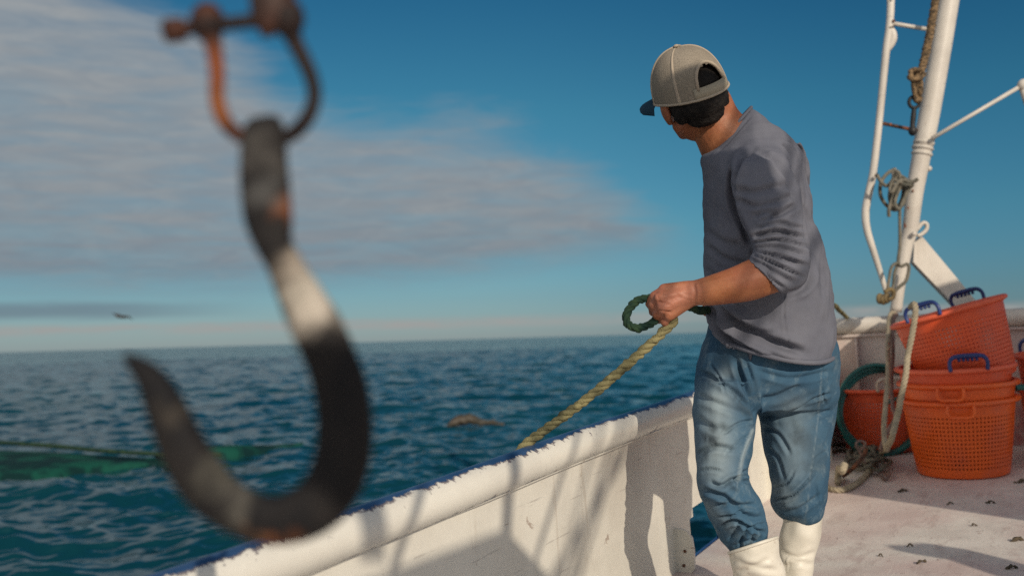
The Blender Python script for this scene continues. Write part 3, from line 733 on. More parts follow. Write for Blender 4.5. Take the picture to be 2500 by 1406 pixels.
mb = MB(); mb.tube([at(x, y, 4.5) for x, y in ((2478, 947), (2500, 945), (2560, 950))], px5(8, 4.5), 12, sub=3); go = mb.build('hose', MT['hose']); tag(go, 'short end of green hose sticking in from the right edge of the photo', 'hose')

# ------------------------------------------------------------------ loose ropes
dw = lambda x, y, h=.012: (lambda q: q+Wv*h)(deck_at(x, y))
wr = thing('white_rope', at(2200, 1000, 4.2), 'long white rope hanging from the tilted basket handle down to the deck', 'rope')
mb = MB(); strands(mb, [at(2222, 750, 4.24), at(2232, 742, 4.2), at(2235, 760, 4.17), at(2228, 810, 4.15), at(2216, 870, 4.13), at(2212, 910, 4.1), at(2200, 970, 4.1), at(2190, 1020, 4.1), at(2172, 1080, 4.1), dw(2150, 1120, .02), dw(2120, 1160), dw(2090, 1188), dw(2060, 1202), dw(2030, 1200), dw(2010, 1190), dw(1990, 1196)], px5(8, 4.1), .055, 3, 7)
mb.build('rope', MT['rope'], wr)
wr2 = thing('rail_rope', at(2170, 780, 4.9), 'pair of pinkish rope falls looped over the far rail and hanging beside the baskets', 'rope')
mb = MB(); strands(mb, [at(2185, 765, 5.2), at(2175, 766, 5.1), at(2170, 790, 5.0), at(2168, 850, 4.7), at(2168, 920, 4.5), at(2163, 980, 4.35), at(2158, 1050, 4.25), at(2164, 1095, 4.2), dw(2170, 1108, .03)], px5(6.5, 4.5), .05, 3, 7)
mb.build('rope', MT['rope'], wr2)
mb = MB(); strands(mb, [at(2190, 768, 5.2), at(2184, 772, 5.1), at(2180, 800, 4.95), at(2180, 870, 4.7), at(2176, 930, 4.6), at(2180, 990, 4.5), at(2186, 1020, 4.4), at(2172, 1045, 4.4), at(2160, 1070, 4.35), at(2150, 1098, 4.3)], px5(5.5, 4.5), .05, 3, 7)
mb.build('rope', MT['pinkrope'], wr2)
tg = thing('rope_tangle', dw(2110, 1140), 'tangle of dirty rope and rusty wire on the deck by the man\'s legs', 'rope')
mb = MB(); r3 = np.random.default_rng(5)
for k in range(7):
    cx_, cy_ = 2118+r3.normal()*20, 1140+r3.normal()*14; a0 = r3.uniform(0, 6.3); pts = []
    for j in range(9):
        a_ = a0+j*.85; rr_ = r3.uniform(16, 46)
        pts.append(dw(cx_+rr_*math.cos(a_), cy_+rr_*.42*math.sin(a_), .01+r3.uniform(0, .055)))
    strands(mb, pts, px5(r3.uniform(4, 6.5), 4.3), .045, 3, 6, sub=6)
mb.build('rope', MT['grayrope'], tg)
mb = MB(); mb.tube([at(x, y, 4.35) for x, y in ((2112, 1130), (2098, 1100), (2090, 1085), (2098, 1076), (2112, 1080), (2108, 1092), (2098, 1096))], px5(3, 4.3), 8, sub=5); mb.build('wire', MT['pinkrope'], tg); mb = MB()
mb.tube([dw(2140, 1165), dw(2165, 1160, .02), dw(2172, 1168, .02), dw(2162, 1176), dw(2152, 1170)], px5(4, 4.2), 8, sub=5)
mb.build('wire', MT['pinkrope'], tg)
mb = MB(); mb.tube([dw(2060, 1168), at(2085, 1140, 4.25), at(2108, 1112, 4.28), at(2115, 1095, 4.3)], px5(5, 4.3), 8, sub=5); mb.build('wire', MT['iron'], tg)
mb = MB()
for y0 in (1083, 1098, 1112): strands(mb, [dw(1960, y0+8), dw(2020, y0+r3.normal()*3), dw(2060, y0-8), dw(2100, y0+6), dw(2150, y0-3)], px5(5, 4.7), .05, 3, 6)
o_ = mb.build('deck_rope', MT['darkrope']); tag(o_, 'dark wet rope lying along the foot of the bulwark behind the man', 'rope')
re_ = MB(); strands(re_, [dw(2046, 1186), dw(2050, 1170, .05), at(2056, 1150, 3.98), at(2062, 1134, 4.0)], px5(9, 4.0), .05, 3, 8)
o_ = re_.build('rope_end', MT['rope']); tag(o_, 'sunlit frayed white rope end sticking up from the deck', 'rope')

# bits of debris on the deck
r4 = np.random.default_rng(9)
DL = ['dark scrap in the shade between the rope tangle and tall basket stack', 'dark scrap in the shade just inside the shadow edge, right of the basket stack', 'dark weed scrap on the shaded deck close to the foot of the basket stack',
 'long dark weed scrap on the sunny deck at the right edge of the photo', 'dark curled scrap at the lower right corner of the deck', 'small scrap where the shadow edge passes below the basket stack', 'small dark scrap at the upper edge of the low shadow wedge on the deck',
 'dark flat scrap at the lower edge of the low shadow wedge on the deck', 'small scrap on the sunny deck just left of the low shadow wedge', 'small scrap by the dark rope behind the legs of the man', 'reddish scrap alone in the middle of the sunny deck']
for i, (x, y, s_) in enumerate(((2205, 1200, 12), (2420, 1228, 11), (2495, 1178, 16), (2484, 1320, 16), (2470, 1388, 14), (2320, 1231, 8), (2222, 1334, 8), (2250, 1375, 14), (2150, 1358, 7), (2012, 1118, 9), (2378, 1284, 8))):
    c = dw(x, y, .003); mb = MB(); px = s_*((c-CAM)@FWD)/FPX
    a_ = r4.uniform(-.6, .6); pts = [c+Uv*(px*math.sin(a_)*q)+Vv*(px*math.cos(a_)*q)+Wv*(.004*math.cos(q*3)+.002)+Uv*px*.3*math.sin(q*2.5) for q in np.linspace(-1, 1, 6)]
    mb.tube(pts, [px*.08, px*.22, px*.3, px*.2, px*.24, px*.06], 8, sub=3)
    o_ = mb.build('debris_scrap', MT['darkrope']); rumple(o_.data, px*.12, px*.7, i)
    tag(o_, DL[i], 'debris', 'scraps of debris on the deck')

# ------------------------------------------------------------------ net and float in the water
net_m = mat('green_trawl_net', (.005, .070, .050), (.002, .026, .026), 2.2, .8, lo_=.42, hi=.56, spec=.2, bump=.5, bscale=30)
def sheet(poly_top, poly_bot, nu, nv, hgt, seed, base=.03):
    """net lying awash: strip between two picture lines on the water, humped"""
    T_ = cat(np.array(poly_top, float), 12); B_ = cat(np.array(poly_bot, float), 12)
    rs = np.random.default_rng(seed); V = []; m = len(T_)
    for i in range(m):
        p, q = sea_at(*T_[i]), sea_at(*B_[i]); t_ = i/(m-1)
        for j in range(nv):
            s_ = j/(nv-1); pt = q+(p-q)*s_
            h = hgt[0]+(hgt[1]-hgt[0])*t_
            z = base+h*math.sin(math.pi*s_)**.6*(.72+.28*math.sin(t_*9+seed)+.12*math.sin(s_*17+t_*6))
            V.append((pt[0], pt[1], z-(.25 if j in (0, nv-1) else 0)))
    F = [(i*nv+j, (i+1)*nv+j, (i+1)*nv+j+1, i*nv+j+1) for i in range(m-1) for j in range(nv-1)]
    return V, F
nt = thing('trawl_net', sea_at(200, 1150), 'green trawl net lying awash on the sea beyond the hook', 'net')
mb = MB(); mb.add(*sheet([(-700, 1170), (-560, 1132), (-400, 1112), (-100, 1106), (100, 1112), (250, 1120), (380, 1125)], [(-720, 1185), (-560, 1215), (-400, 1215), (-100, 1188), (100, 1168), (250, 1146), (400, 1133)], 0, 16, (.24, .09), 2)); mb.build('net_panel', net_m, nt)
mb = MB(); mb.tube([sea_at(x, y)+np.array([0, 0, .34-.0004*max(x, 0)]) for x, y in ((-700, 1175), (-400, 1140), (-100, 1128), (100, 1132), (250, 1138), (400, 1137), (540, 1130))], .035, 10, sub=6); mb.build('head_rope', MT['greenrope'], nt)
mb = MB(); mb.add(*sheet([(380, 1130), (480, 1114), (570, 1106), (660, 1098), (740, 1096)], [(380, 1138), (480, 1128), (570, 1120), (660, 1106), (740, 1100)], 0, 8, (.18, .12), 4)); mb.build('net_panel', net_m, nt)
bag_m = mat('brown_net_bag', (.035, .032, .024), (.06, .045, .03), 4, .6, bump=.5, bscale=20)
c = sea_at(1140, 1044)+np.array([0, 0, .07]); mb = MB()
mb.tube([c+np.array([x, y, z]) for x, y, z in ((-.42, 0, -.08), (-.30, 0, .02), (-.12, .05, .09), (.08, .1, .08), (.28, .16, .03), (.5, .22, .0), (.75, .3, -.06))], [.03, .07, .10, .09, .06, .04, .02], 14, sub=5)
o_ = mb.build('net_bag', bag_m); rumple(o_.data, .02, .2, 3); tag(o_, 'brown bulge of net bag floating between the hook and the rope', 'net bag')

# seabird
bd = MB(); bc = at(296, 773, 60.0); k_ = 60/FPX
bd.tube([bc+np.array([-16, 0, 4])*k_, bc+np.array([-8, 0, 1])*k_, bc, bc+np.array([8, 2, -2])*k_, bc+np.array([14, 2, -3])*k_], [k_*1, k_*3, k_*3.6, k_*2.4, k_*.6], 10, sub=3)
for sg, tip in ((-1, (-27, 10, 9)), (1, (34, -14, -9))):
    mid = np.array([tip[0]*.45, tip[1]*.45, tip[2]*.3+4]); tip = np.array(tip, float)
    P = [np.array([-4, 0, 1.0]), mid+np.array([-5, 0, .5]), tip, mid+np.array([6, 0, -1.5]), np.array([5, 0, -1.0])]
    bd.prism([bc+p*k_ for p in P], np.array([0, .3, 1.1])*k_)
o_ = bd.build('seabird', mat('bird_feathers', (.10, .08, .07), (.03, .03, .03), 3, .8)); tag(o_, 'small dark seabird gliding low over the horizon', 'bird')

# ------------------------------------------------------------------ hook in the foreground
HD = .62; MDp = 2.60      # distances of the hook and of the man
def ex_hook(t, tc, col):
    nz = t.m('MULTIPLY', t.m('SUBTRACT', t.noise(tc, 40, 5, .6, .4), .5), .040)  # pale spots put sun highlights into the colour; orange ones are rust
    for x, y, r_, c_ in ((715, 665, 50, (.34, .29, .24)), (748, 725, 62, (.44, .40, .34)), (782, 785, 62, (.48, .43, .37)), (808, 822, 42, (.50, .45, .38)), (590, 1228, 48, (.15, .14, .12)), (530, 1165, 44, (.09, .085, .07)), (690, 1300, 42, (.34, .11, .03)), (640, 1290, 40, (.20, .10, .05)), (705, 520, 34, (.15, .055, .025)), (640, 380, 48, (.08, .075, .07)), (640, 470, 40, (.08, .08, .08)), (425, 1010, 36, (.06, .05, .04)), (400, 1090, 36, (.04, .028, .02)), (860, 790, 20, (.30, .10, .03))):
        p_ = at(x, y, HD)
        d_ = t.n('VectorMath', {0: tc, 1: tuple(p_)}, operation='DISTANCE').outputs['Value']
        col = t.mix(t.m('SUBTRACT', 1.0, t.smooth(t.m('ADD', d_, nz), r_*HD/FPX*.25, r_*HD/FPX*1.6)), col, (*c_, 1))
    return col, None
hook_m = mat('hook_iron_rust_highlights', (.009, .009, .011), (.018, .016, .016), 20, .75, metal=.0, spec=.2, extra=ex_hook)
def ex_shackle(t, tc, col):
    nz = t.m('MULTIPLY', t.m('SUBTRACT', t.noise(tc, 60, 5, .6, .4), .5), .02)
    for x, y, r_, c_ in ((524, 170, 75, (.20, .055, .018)), (534, 265, 50, (.22, .07, .02)), (505, 40, 40, (.12, .035, .014)), (425, 75, 34, (.09, .028, .014)), (585, 330, 30, (.07, .025, .015)), (700, 30, 36, (.06, .018, .010))):
        d_ = t.n('VectorMath', {0: tc, 1: tuple(at(x, y, HD))}, operation='DISTANCE').outputs['Value']
        col = t.mix(t.m('SUBTRACT', 1.0, t.smooth(t.m('ADD', d_, nz), r_*HD/FPX*.4, r_*HD/FPX*1.4)), col, (*c_, 1))
    return col, None
rust_m = mat('rusted_shackle_iron', (.022, .012, .011), (.012, .009, .010), 30, .7, metal=.0, spec=.3, extra=ex_shackle)
hk = thing('cargo_hook', at(650, 330, HD), 'big rusty iron hook hanging close to the camera, out of focus', 'hook')
HS = [((628, 284), (664, 280)), ((604, 296), (684, 290)), ((591, 330), (697, 330)), ((586, 400), (702, 400)), ((588, 470), (709, 470)), ((597, 540), (713, 545)), ((621, 600), (713, 588)), ((652, 655), (742, 640)), ((676, 720), (782, 700)), ((702, 790), (828, 770)), ((728, 850), (864, 848)), ((752, 905), (888, 905)), ((768, 970), (903, 965)), ((775, 1040), (911, 1042)), ((767, 1110), (905, 1125)), ((742, 1168), (878, 1208)), ((700, 1200), (820, 1282)), ((655, 1207), (740, 1322)), ((605, 1190), (640, 1326)), ((560, 1152), (540, 1290)), ((525, 1108), (462, 1230)), ((492, 1058), (410, 1150)), ((460, 1000), (377, 1062)), ((430, 945), (354, 992)), ((388, 897), (336, 936)), ((345, 872), (311, 895)), ((303, 862), (298, 866))]
spec = []
for i, (a_, b_) in enumerate(HS):
    wd = math.hypot(a_[0]-b_[0], a_[1]-b_[1]); spec.append((a_, b_, HD, wd*HD/FPX*(.30 if i < 6 else .42)))
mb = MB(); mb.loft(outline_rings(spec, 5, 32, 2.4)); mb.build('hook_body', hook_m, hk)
sh = thing('bow_shackle', at(650, 330, HD), 'rusty bow shackle with a cross pin holding the big hook', 'shackle')
mb = MB(); BWP = [(507, 55), (521, 110), (530, 180), (530, 240), (545, 290), (580, 328), (640, 345), (705, 332), (748, 292), (767, 240), (760, 190), (738, 140), (716, 95), (702, 50)]
mb.tube([at(x, y, HD-(.0 if 560 > x or x > 720 else -.004)) for x, y in BWP], [p*HD/FPX for p in (32, 22, 19, 19, 19, 19, 20, 19, 19, 18, 19, 20, 22, 30)], 20, sub=5)
mb.build('bow', rust_m, sh)
for x_, y_ in ((507, 55), (702, 45)): mb = MB(); mb.ell(at(x_, y_, HD), [.0108, 0, 0], [0, .011, 0], [0, 0, .0127]); mb.build('lug', rust_m, sh)
mb = MB(); mb.tube([at(398, 78, HD), at(404, 77, HD), at(448, 72, HD), at(452, 70, HD), at(560, 58, HD), at(740, 40, HD)], [.004, .0075, .0075, .0045, .0045, .0045], 18); mb.build('pin', rust_m, sh)
sw = thing('hoist_swivel', at(665, 20, HD), 'dark iron swivel block above the shackle, cut by the top edge', 'swivel')
mb = MB(); mb.loft(outline_rings([((640, 92), (664, 92), HD, .003), ((628, 70), (690, 70), HD, .008), ((615, 45), (715, 45), HD, .011), ((610, 0), (722, 0), HD, .013), ((615, -80), (718, -80), HD, .013), ((640, -130), (700, -130), HD, .008)], 4, 24)); mb.build('block', mat('dark_block_iron', (.03, .018, .015), (.08, .03, .02), 20, .6, metal=.2), sw)
hw = MB(); strands(hw, [at(668, -120, HD), at(668, -400, HD), at(672, -2600, HD), at(690, -9000, HD)], .006, .05, 3, 6); hwo = hw.build('hoist_wire', MT['blackiron']); tag(hwo, 'hoist wire running up out of the photo above the hook', 'wire')

# ------------------------------------------------------------------ unseen shadow casters beside and behind the camera: rigging wires and added blockers
E1 = nrm(np.cross([0, 0, 1], SUN)); E2 = np.cross(SUN, E1)
def sp(P): q = np.asarray(P)-CAM; return np.array([q@E1, q@E2])
def sun_pt(xy, along): return CAM+E1*xy[0]+E2*xy[1]+SUN*along
DSH = sp(deck_at(1960, 1188)), sp(deck_at(2500, 1270)); FSH = sp(bow_at(2040, 870)), sp(bow_at(2130, 812)); BSH = sp(at(2235, 722, MD)), sp(at(2275, 700, MD))
print('shade', DSH, FSH, BSH)
# added panel, outlined to shade the far deck and baskets, out of frame right
AL = -.7
mb = MB(); a0, a1 = DSH; b0, b1 = FSH[0], BSH[1]
poly = [a0, a0+(a1-a0)*1.0, a1+(a1-a0)*2.2, b1+(b1-b0)*2.6+np.array([.3, -.3]), b1, FSH[1], b0]
front = [sun_pt(p, AL) for p in poly]
mb.prism(front, -SUN*.012)
o_ = mb.build('deck_shade_panel', MT['mast'], smooth=False); tag(o_, 'added unseen panel that shades the baskets, out of frame to the right', 'shade_panel')
# added unseen tube, shaped to throw the soft wedge of shade on the deck
q0, q1, q2 = sp(deck_at(2172, 1335)), sp(deck_at(2330, 1350)), sp(deck_at(2600, 1430))
mb = MB(); mb.tube([sun_pt(q0+np.array([-.0, 0]), -.3), sun_pt((q0+q1)/2+np.array([0, -.01]), -.3), sun_pt(q1, -.3), sun_pt(q2, -.3), sun_pt(q2+(q2-q1)*2, -.3)], [.02, .045, .065, .08, .08], 20, sub=3)
o_ = mb.build('shade_tube', MT['mast']); tag(o_, 'added unseen tube shading a wedge of deck, out of frame to the right', 'shade_tube')
# added block behind the camera, cut to cast the pointed shadow on the bulwark
k0, k1, k2 = sp(wall_at(996, 1378)), sp(wall_at(1232, 1290)), sp(wall_at(1311, 1375))
AB = 1.0
def dn(p, t_): return p+(p-np.array([p[0], p[1]+1]))*t_
mb = MB()
k3 = k2+(k2-k1)*3.2; k4 = k0+(k0-k1)*.9
mb.prism([sun_pt(p, AB) for p in (k4, k1, k2, k3, k3+np.array([0, -.5]), k4+np.array([0, -.6]))], SUN*.35)
o_ = mb.build('bulwark_shade_block', MT['wall'], smooth=False); tag(o_, 'added white block casting the pointed bulwark shadow, behind the camera', 'shade_block')
# added panel behind the camera, cut to shade the man's head and chest
mb = MB(); OK_ = [at(x, y, MDp-.1) for x, y in ((1560, 192), (1650, 186), (1700, 176), (1745, 178), (1775, 190), (1768, 235), (1735, 262), (1700, 330), (1760, 370), (1795, 400), (1800, 520), (1815, 610), (1780, 660), (1700, 660), (1620, 620), (1540, 420))]
oc = sun_pt(np.mean([sp(p) for p in OK_], 0), .35)
mb.prism([sun_pt(sp(p), .35) for p in OK_], SUN*.015); o_ = mb.build('chest_shade_panel', MT['bluep'], smooth=False); tag(o_, 'added unseen panel shading the head and chest, behind the camera', 'chest_shade_panel')
def wline(p, q, along, r_, e0=.3, e1=4.0):
    a_, b_ = sp(wall_at(*p)), sp(wall_at(*q)); d_ = (a_-b_)
    return [sun_pt(b_-d_*e0, along), sun_pt(a_+d_*e1, along)], r_
WL = ['wire behind the camera whose sharp thin shadow slants down mid bulwark', 'wire behind the camera casting the left line of the slanting shadow pair', 'wire behind the camera casting the right line of the slanting shadow pair', 'wire behind the camera casting the faint blurred line between sharper shadows', 'wire behind the camera casting the dark line near the hook', 'pole behind the camera casting the upright shadow above the pointed one', 'thick pole behind the camera casting the broad soft shadow behind the hook', 'wire behind the camera shading the rail beside the shadow of the man']
# added plate behind the camera, outlined to shade the bend of the hook
mb = MB(); PB = [(700, 872), (800, 858), (930, 850), (960, 1000), (930, 1180), (850, 1290), (740, 1200), (700, 1150), (740, 1100), (760, 1000)]
mb.prism([sun_pt(sp(at(x, y, HD)), .55) for x, y in PB], SUN*.05); o_ = mb.build('hook_shade_plate', MT['blackiron'], smooth=False); tag(o_, 'added black plate shading the hook, behind the camera', 'shade_plate')
for i, (p, q, al, r_, e0, e1) in enumerate((((1376, 1148), (1304, 1375), 1.2, .0075, .2, 7), ((1484, 1105), (1394, 1403), 2.4, .010, .3, 6), ((1506, 1105), (1436, 1330), 2.6, .009, .5, 7), ((1440, 1120), (1372, 1403), 3.2, .008, .3, 6), ((1023, 1202), (960, 1390), .9, .0095, .1, 5), ((1246, 1120), (1237, 1290), 1.1, .019, .05, 8), ((893, 1200), (905, 1330), 1.8, .03, .3, 7), ((1562, 1045), (1530, 1100), 2.4, .012, 6, 8))):
    P_, r_ = wline(p, q, al, r_, e0, e1); mb = MB(); mb.tube(P_, r_, 10); o_ = mb.build('rigging_wire', MT['blackiron'])
    tag(o_, WL[i], 'wire', 'rigging wires behind the camera')

# ------------------------------------------------------------------ the man
def leaf_attr(me, name, strokes):
    Q = topx(coords(me)); N = normals(me); P = coords(me); near = np.einsum('ij,ij->i', N, CAM-P) > 0; out = np.zeros(len(P))
    for poly, w_, a_ in strokes: d, t_ = seg_dist(Q, poly); out = np.maximum(out, a_*np.exp(-(d/w_)**2)*near)
    vadd(me, name, out)
def ex_skin(t, tc, col):
    n = t.noise(tc, 60, 4, .6); n2 = t.noise(tc, 12, 4, .6)
    col = t.mix(t.m('MULTIPLY', t.n('Attribute', attribute_name='flush').outputs['Fac'], .75), col, (.46, .19, .13, 1))
    hair_ = t.noise(t.n('Mapping', {'Vector': tc, 'Rotation': (0, .5, .3), 'Scale': (1.0, 1.0, 5.0)}).outputs[0], 90, 4, .7, .6)
    col = t.mix(t.m('MULTIPLY', t.smooth(hair_, .52, .66), .28), col, (.13, .05, .025, 1))
    col = t.mix(t.m('MULTIPLY', t.smooth(n2, .4, .7), .4), col, (.34, .11, .07, 1))
    return col, t.m('MULTIPLY', n, .12)
skin = mat('tanned_skin', (.36, .140, .062), (.28, .10, .042), 20, .52, extra=ex_skin, sss=.12, spec=.35)

# head frame
HC = at(1683, 226, MDp-.02)
Fh0 = nrm([-.36, .93, 0]); Uh = nrm([-.36, -.36, 1.0])
Fh = nrm(Fh0-Uh*(Fh0@Uh)); Rh = np.cross(Fh, Uh)
tw = math.radians(13)                      # the cap sits a little askew on the head
Fk, Rk = Fh*math.cos(tw)+Rh*math.sin(tw), Rh*math.cos(tw)-Fh*math.sin(tw)
def hp_(r, f, u): return HC+Rk*r+Fk*f+Uh*u
def hell(mb, c, rad, n=22, m=14): return mb.ell(hp_(*c), Rk*rad[0], Fk*rad[1], Uh*rad[2], n, m)
B = MB()
hell(B, (0, -.004, .012), (.073, .088, .088)); hell(B, (0, .018, -.055), (.060, .070, .078)); hell(B, (0, .035, -.095), (.045, .050, .034))
hell(B, (0, .068, -.108), (.022, .022, .020)); B.cap_(hp_(0, .080, -.01), .009, hp_(0, .098, -.047), .013)
for s_ in (-1, 1):
    hell(B, (s_*.030, .070, -.045), (.024, .022, .022)); hell(B, (s_*.030, .078, .012), (.026, .014, .008))
    hell(B, (s_*.081, -.010, -.022), (.010, .021, .032)); hell(B, (s_*.077, -.004, -.048), (.008, .011, .013))
    hell(B, (s_*.010, .092, -.052), (.009, .008, .007)); B.cap_(hp_(s_*.052, .0, -.07), .02, hp_(s_*.030, .05, -.105), .016)
hell(B, (0, .083, -.078), (.022, .012, .006)); hell(B, (0, .081, -.089), (.019, .011, .006))
neckb = at(1800, 372, MDp+.02)
B.loft(outline_rings([((1640, 225), (1752, 190), MDp-.01, .055), ((1660, 275), (1778, 225), MDp-.01, .056), ((1688, 325), (1796, 262), MDp, .058), ((1702, 352), (1812, 282), MDp, .062), ((1718, 388), (1846, 318), MDp+.01, .075), ((1745, 430), (1900, 390), MDp+.02, .10)], 4, 28))
# trunk, legs and feet inside the clothes
B.loft(outline_rings([((1770, 430), (1910, 430), MDp+.02, .10), ((1740, 500), (1950, 500), MDp+.02, .13), ((1738, 600), (1975, 600), MDp+.02, .14), ((1745, 700), (2000, 720), MDp+.02, .13), ((1740, 800), (2010, 830), MDp+.02, .13), ((1735, 900), (2005, 920), MDp+.03, .09), ((1760, 970), (1990, 970), MDp+.03, .06)], 3, 24))
LEG1 = [at(1800, 940, MDp-.02), at(1777, 1215, MDp-.11), at(1872, 1560, MDp-.04)]
LEG2 = [at(1945, 930, MDp+.08), at(1950, 1225, MDp+.03), at(1945, 1550, MDp+.06)]
for (h_, k_, a_) in (LEG1, LEG2):
    B.cap_(h_, .050, k_, .031); B.cap_(k_, .031, a_, .034)
# near arm
SH = at(1860, 425, MDp-.14); EL = at(1918, 668, MDp-.235)
B.cap_(SH, .042, EL, .036)
B.loft(outline_rings([((1918, 612), (1950, 700), MDp-.23, .040), ((1872, 622), (1925, 708), MDp-.235, .043), ((1828, 634), (1898, 713), MDp-.24, .044), ((1790, 651), (1840, 733), MDp-.24, .043), ((1752, 665), (1775, 742), MDp-.235, .038), ((1720, 676), (1733, 746), MDp-.23, .033), ((1697, 683), (1703, 746), MDp-.22, .027), ((1682, 686), (1685, 748), MDp-.22, .024)], 4, 26))
# left hand: back of the hand to us, fingers closed on the rope
HDp = MDp-.215
def hc(p, r1, q, r2): B.cap_(at(*p), r1, at(*q), r2, 16)
KN = [((1622, 707, HDp), .0150), ((1612, 728, HDp-.010), .0155), ((1618, 751, HDp-.012), .0150), ((1634, 770, HDp-.004), .0140)]
WRS = [((1684, 706, HDp), .0215), ((1686, 714, HDp-.004), .0225), ((1686, 722, HDp-.004), .0225), ((1684, 728, HDp), .0215)]
for (k_, r_), (w_, rw) in zip(KN, WRS): hc(w_, rw, k_, r_)
hc((1655, 712, HDp), .018, (1650, 752, HDp), .018); hc((1632, 715, HDp+.004), .016, (1640, 757, HDp+.004), .015)
FG = [[(1622, 708, HDp), (1597, 722, HDp+.012), (1585, 742, HDp+.036), (1600, 754, HDp+.052)],
      [(1612, 729, HDp-.008), (1594, 745, HDp+.012), (1594, 762, HDp+.042), (1614, 764, HDp+.056)],
      [(1618, 751, HDp-.010), (1603, 768, HDp+.010), (1608, 781, HDp+.040), (1628, 778, HDp+.052)],
      [(1634, 770, HDp-.002), (1622, 787, HDp+.010), (1630, 793, HDp+.036), (1647, 785, HDp+.046)]]
for F_g, rr_ in zip(FG, (.0112, .0116, .0110, .0098)):
    for i in range(3): hc(F_g[i], rr_*(1.08-.08*i), F_g[i+1], rr_*(1.0-.09*i))
hc((1672, 700, HDp+.020), .015, (1636, 708, HDp+.040), .0135); hc((1636, 708, HDp+.040), .0135, (1606, 724, HDp+.050), .011); hc((1606, 724, HDp+.050), .011, (1592, 742, HDp+.052), .0095)
# far arm, elbow back, hand holding the rope in front of the belly (hidden behind the trunk)
SH2 = at(1925, 430, MDp+.15); EL2 = at(1900, 640, MDp+.27); HN2 = at(1775, 742, MDp+.16)
B.cap_(SH2, .042, EL2, .035); B.cap_(EL2, .037, HN2, .025)
for k_ in range(4):
    a_ = HN2+np.array([-.03-.012*0, .01, .022-.015*k_]); B.cap_(HN2+np.array([-.005, 0, .015-.010*k_]), .014, a_+np.array([-.03, -.01, 0]), .010); B.cap_(a_+np.array([-.03, -.01, 0]), .010, a_+np.array([-.022, -.04, -.004]), .0085)
B.cap_(HN2+np.array([0, -.01, .02]), .013, HN2+np.array([-.045, -.035, .030]), .010)
# feet
def foot_dir(): return nrm(np.array([-.85, .5, 0])-Wv*(np.array([-.85, .5, 0])@Wv))
FD = foot_dir(); FS = np.cross(Wv, FD)
def ground(P): q = w2b(P); return b2w(q[0], q[1], 0)
A1, A2 = LEG1[2], LEG2[2]; G1, G2 = ground(A1), ground(A2)
print('ankles above deck', w2b(A1)[2], w2b(A2)[2], 'ground px', topx(np.array([G1, G2])))
for a_, g_ in ((A1, G1), (A2, G2)):
    B.cap_(a_, .034, g_+Wv*.075, .034); B.cap_(g_+Wv*.055-FD*.02, .034, g_+Wv*.045+FD*.14, .026)
bme = remesh(B, .0032, 5, .5)
creases(bme, [([(1693, 688), (1697, 712), (1694, 742)], 3, .0016), ([(1700, 692), (1706, 715), (1703, 742)], 4, -.001), ([(1605, 718), (1612, 740)], 3, .0012), ([(1630, 722), (1665, 716)], 6, -.0012), ([(1634, 742), (1670, 728)], 6, -.0012)], MDp)
leaf_attr(bme, 'flush', [([(1600, 745), (1640, 735), (1685, 715)], 34, 1.0), ([(1640, 250), (1660, 300)], 16, .6), ([(1610, 700), (1600, 740), (1625, 785)], 12, 1.0)])
creases(bme, [([(1604, 736), (1636, 744)], 2.6, .0022), ([(1606, 758), (1640, 762)], 2.6, .0022), ([(1600, 715), (1628, 720)], 2.4, .0018), ([(1692, 700), (1730, 690), (1790, 672)], 4, -.0010), ([(1640, 700), (1668, 722), (1690, 728)], 3, -.0011)], MDp)
bme.name = 'person'; bme.materials.append(skin)
man = link('person', bme)
tag(man, 'person in grey shirt, blue jeans, white boots and cap, pulling a rope', 'person')
def worn(name, me, m_): 
    me.name = name; me.materials.clear(); me.materials.append(m_); return link(name, me, man)
mb = MB()
eye_m = mat('eye', (.5, .45, .4), None, rough=.2)
for s_ in (-1, 1): mb = MB(); mb.ell(hp_(s_*.030, .083, -.004), Rk*.011, Fk*.008, Uh*.007); mb.build('eye', eye_m, man)

# shirt -------------------------------------------------------------
AL_ = math.radians(22); Fb = np.array([-math.cos(AL_), math.sin(AL_), 0]); Wb = np.array([math.sin(AL_), math.cos(AL_), 0])
def body_ring(L, Rr, dep, a_, drop=0.0, n=44, p=2.3, rise=None):
    """torso section seen between two picture points; a_ = half shoulder width, near side lowered by drop"""
    A, C2 = at(*L, dep), at(*Rr, dep); c = (A+C2)/2; hx = abs(C2[0]-A[0])/2; hz = (C2[2]-A[2])/2
    b_ = math.sqrt(max(hx*hx-(a_*math.sin(AL_))**2, .0004))/math.cos(AL_)
    th = np.arange(n)*2*np.pi/n; cs = np.sign(np.cos(th))*np.abs(np.cos(th))**(2/p); sn = np.sign(np.sin(th))*np.abs(np.sin(th))**(2/p)
    out = c+np.outer(cs*a_, Wb)+np.outer(sn*b_, Fb)
    ex = (out[:, 0]-c[0]).max(); out[:, 0] = c[0]+(out[:, 0]-c[0])*hx/ex
    out[:, 2] += (out[:, 0]-c[0])/hx*hz
    if drop: out[:, 2] -= drop*np.clip(-(out-c)@np.array([0, 1, 0])/a_, -1, 1)
    return out
S = MB(); DT = MDp+.02
tor = [((1738, 806), (2038, 852), DT, .185, .055), ((1724, 770), (2039, 800), DT, .188, .02), ((1718, 705), (2034, 725), DT, .188, 0), ((1715, 620), (2018, 640), DT, .188, 0), ((1714, 545), (2000, 570), DT, .19, 0),
       ((1711, 475), (1988, 495), DT, .192, 0), ((1708, 425), (1978, 432), DT, .190, 0), ((1706, 400), (1965, 385), DT, .178, -.0), ((1709, 390), (1940, 345), DT, .15, 0), ((1714, 386), (1895, 305), DT, .112, 0), ((1718, 386), (1862, 278), DT, .086, 0), ((1720, 386), (1836, 262), DT, .070, 0)]
tor = [(a_, b_, c_, d_, e_) for a_, b_, c_, d_, e_ in tor]
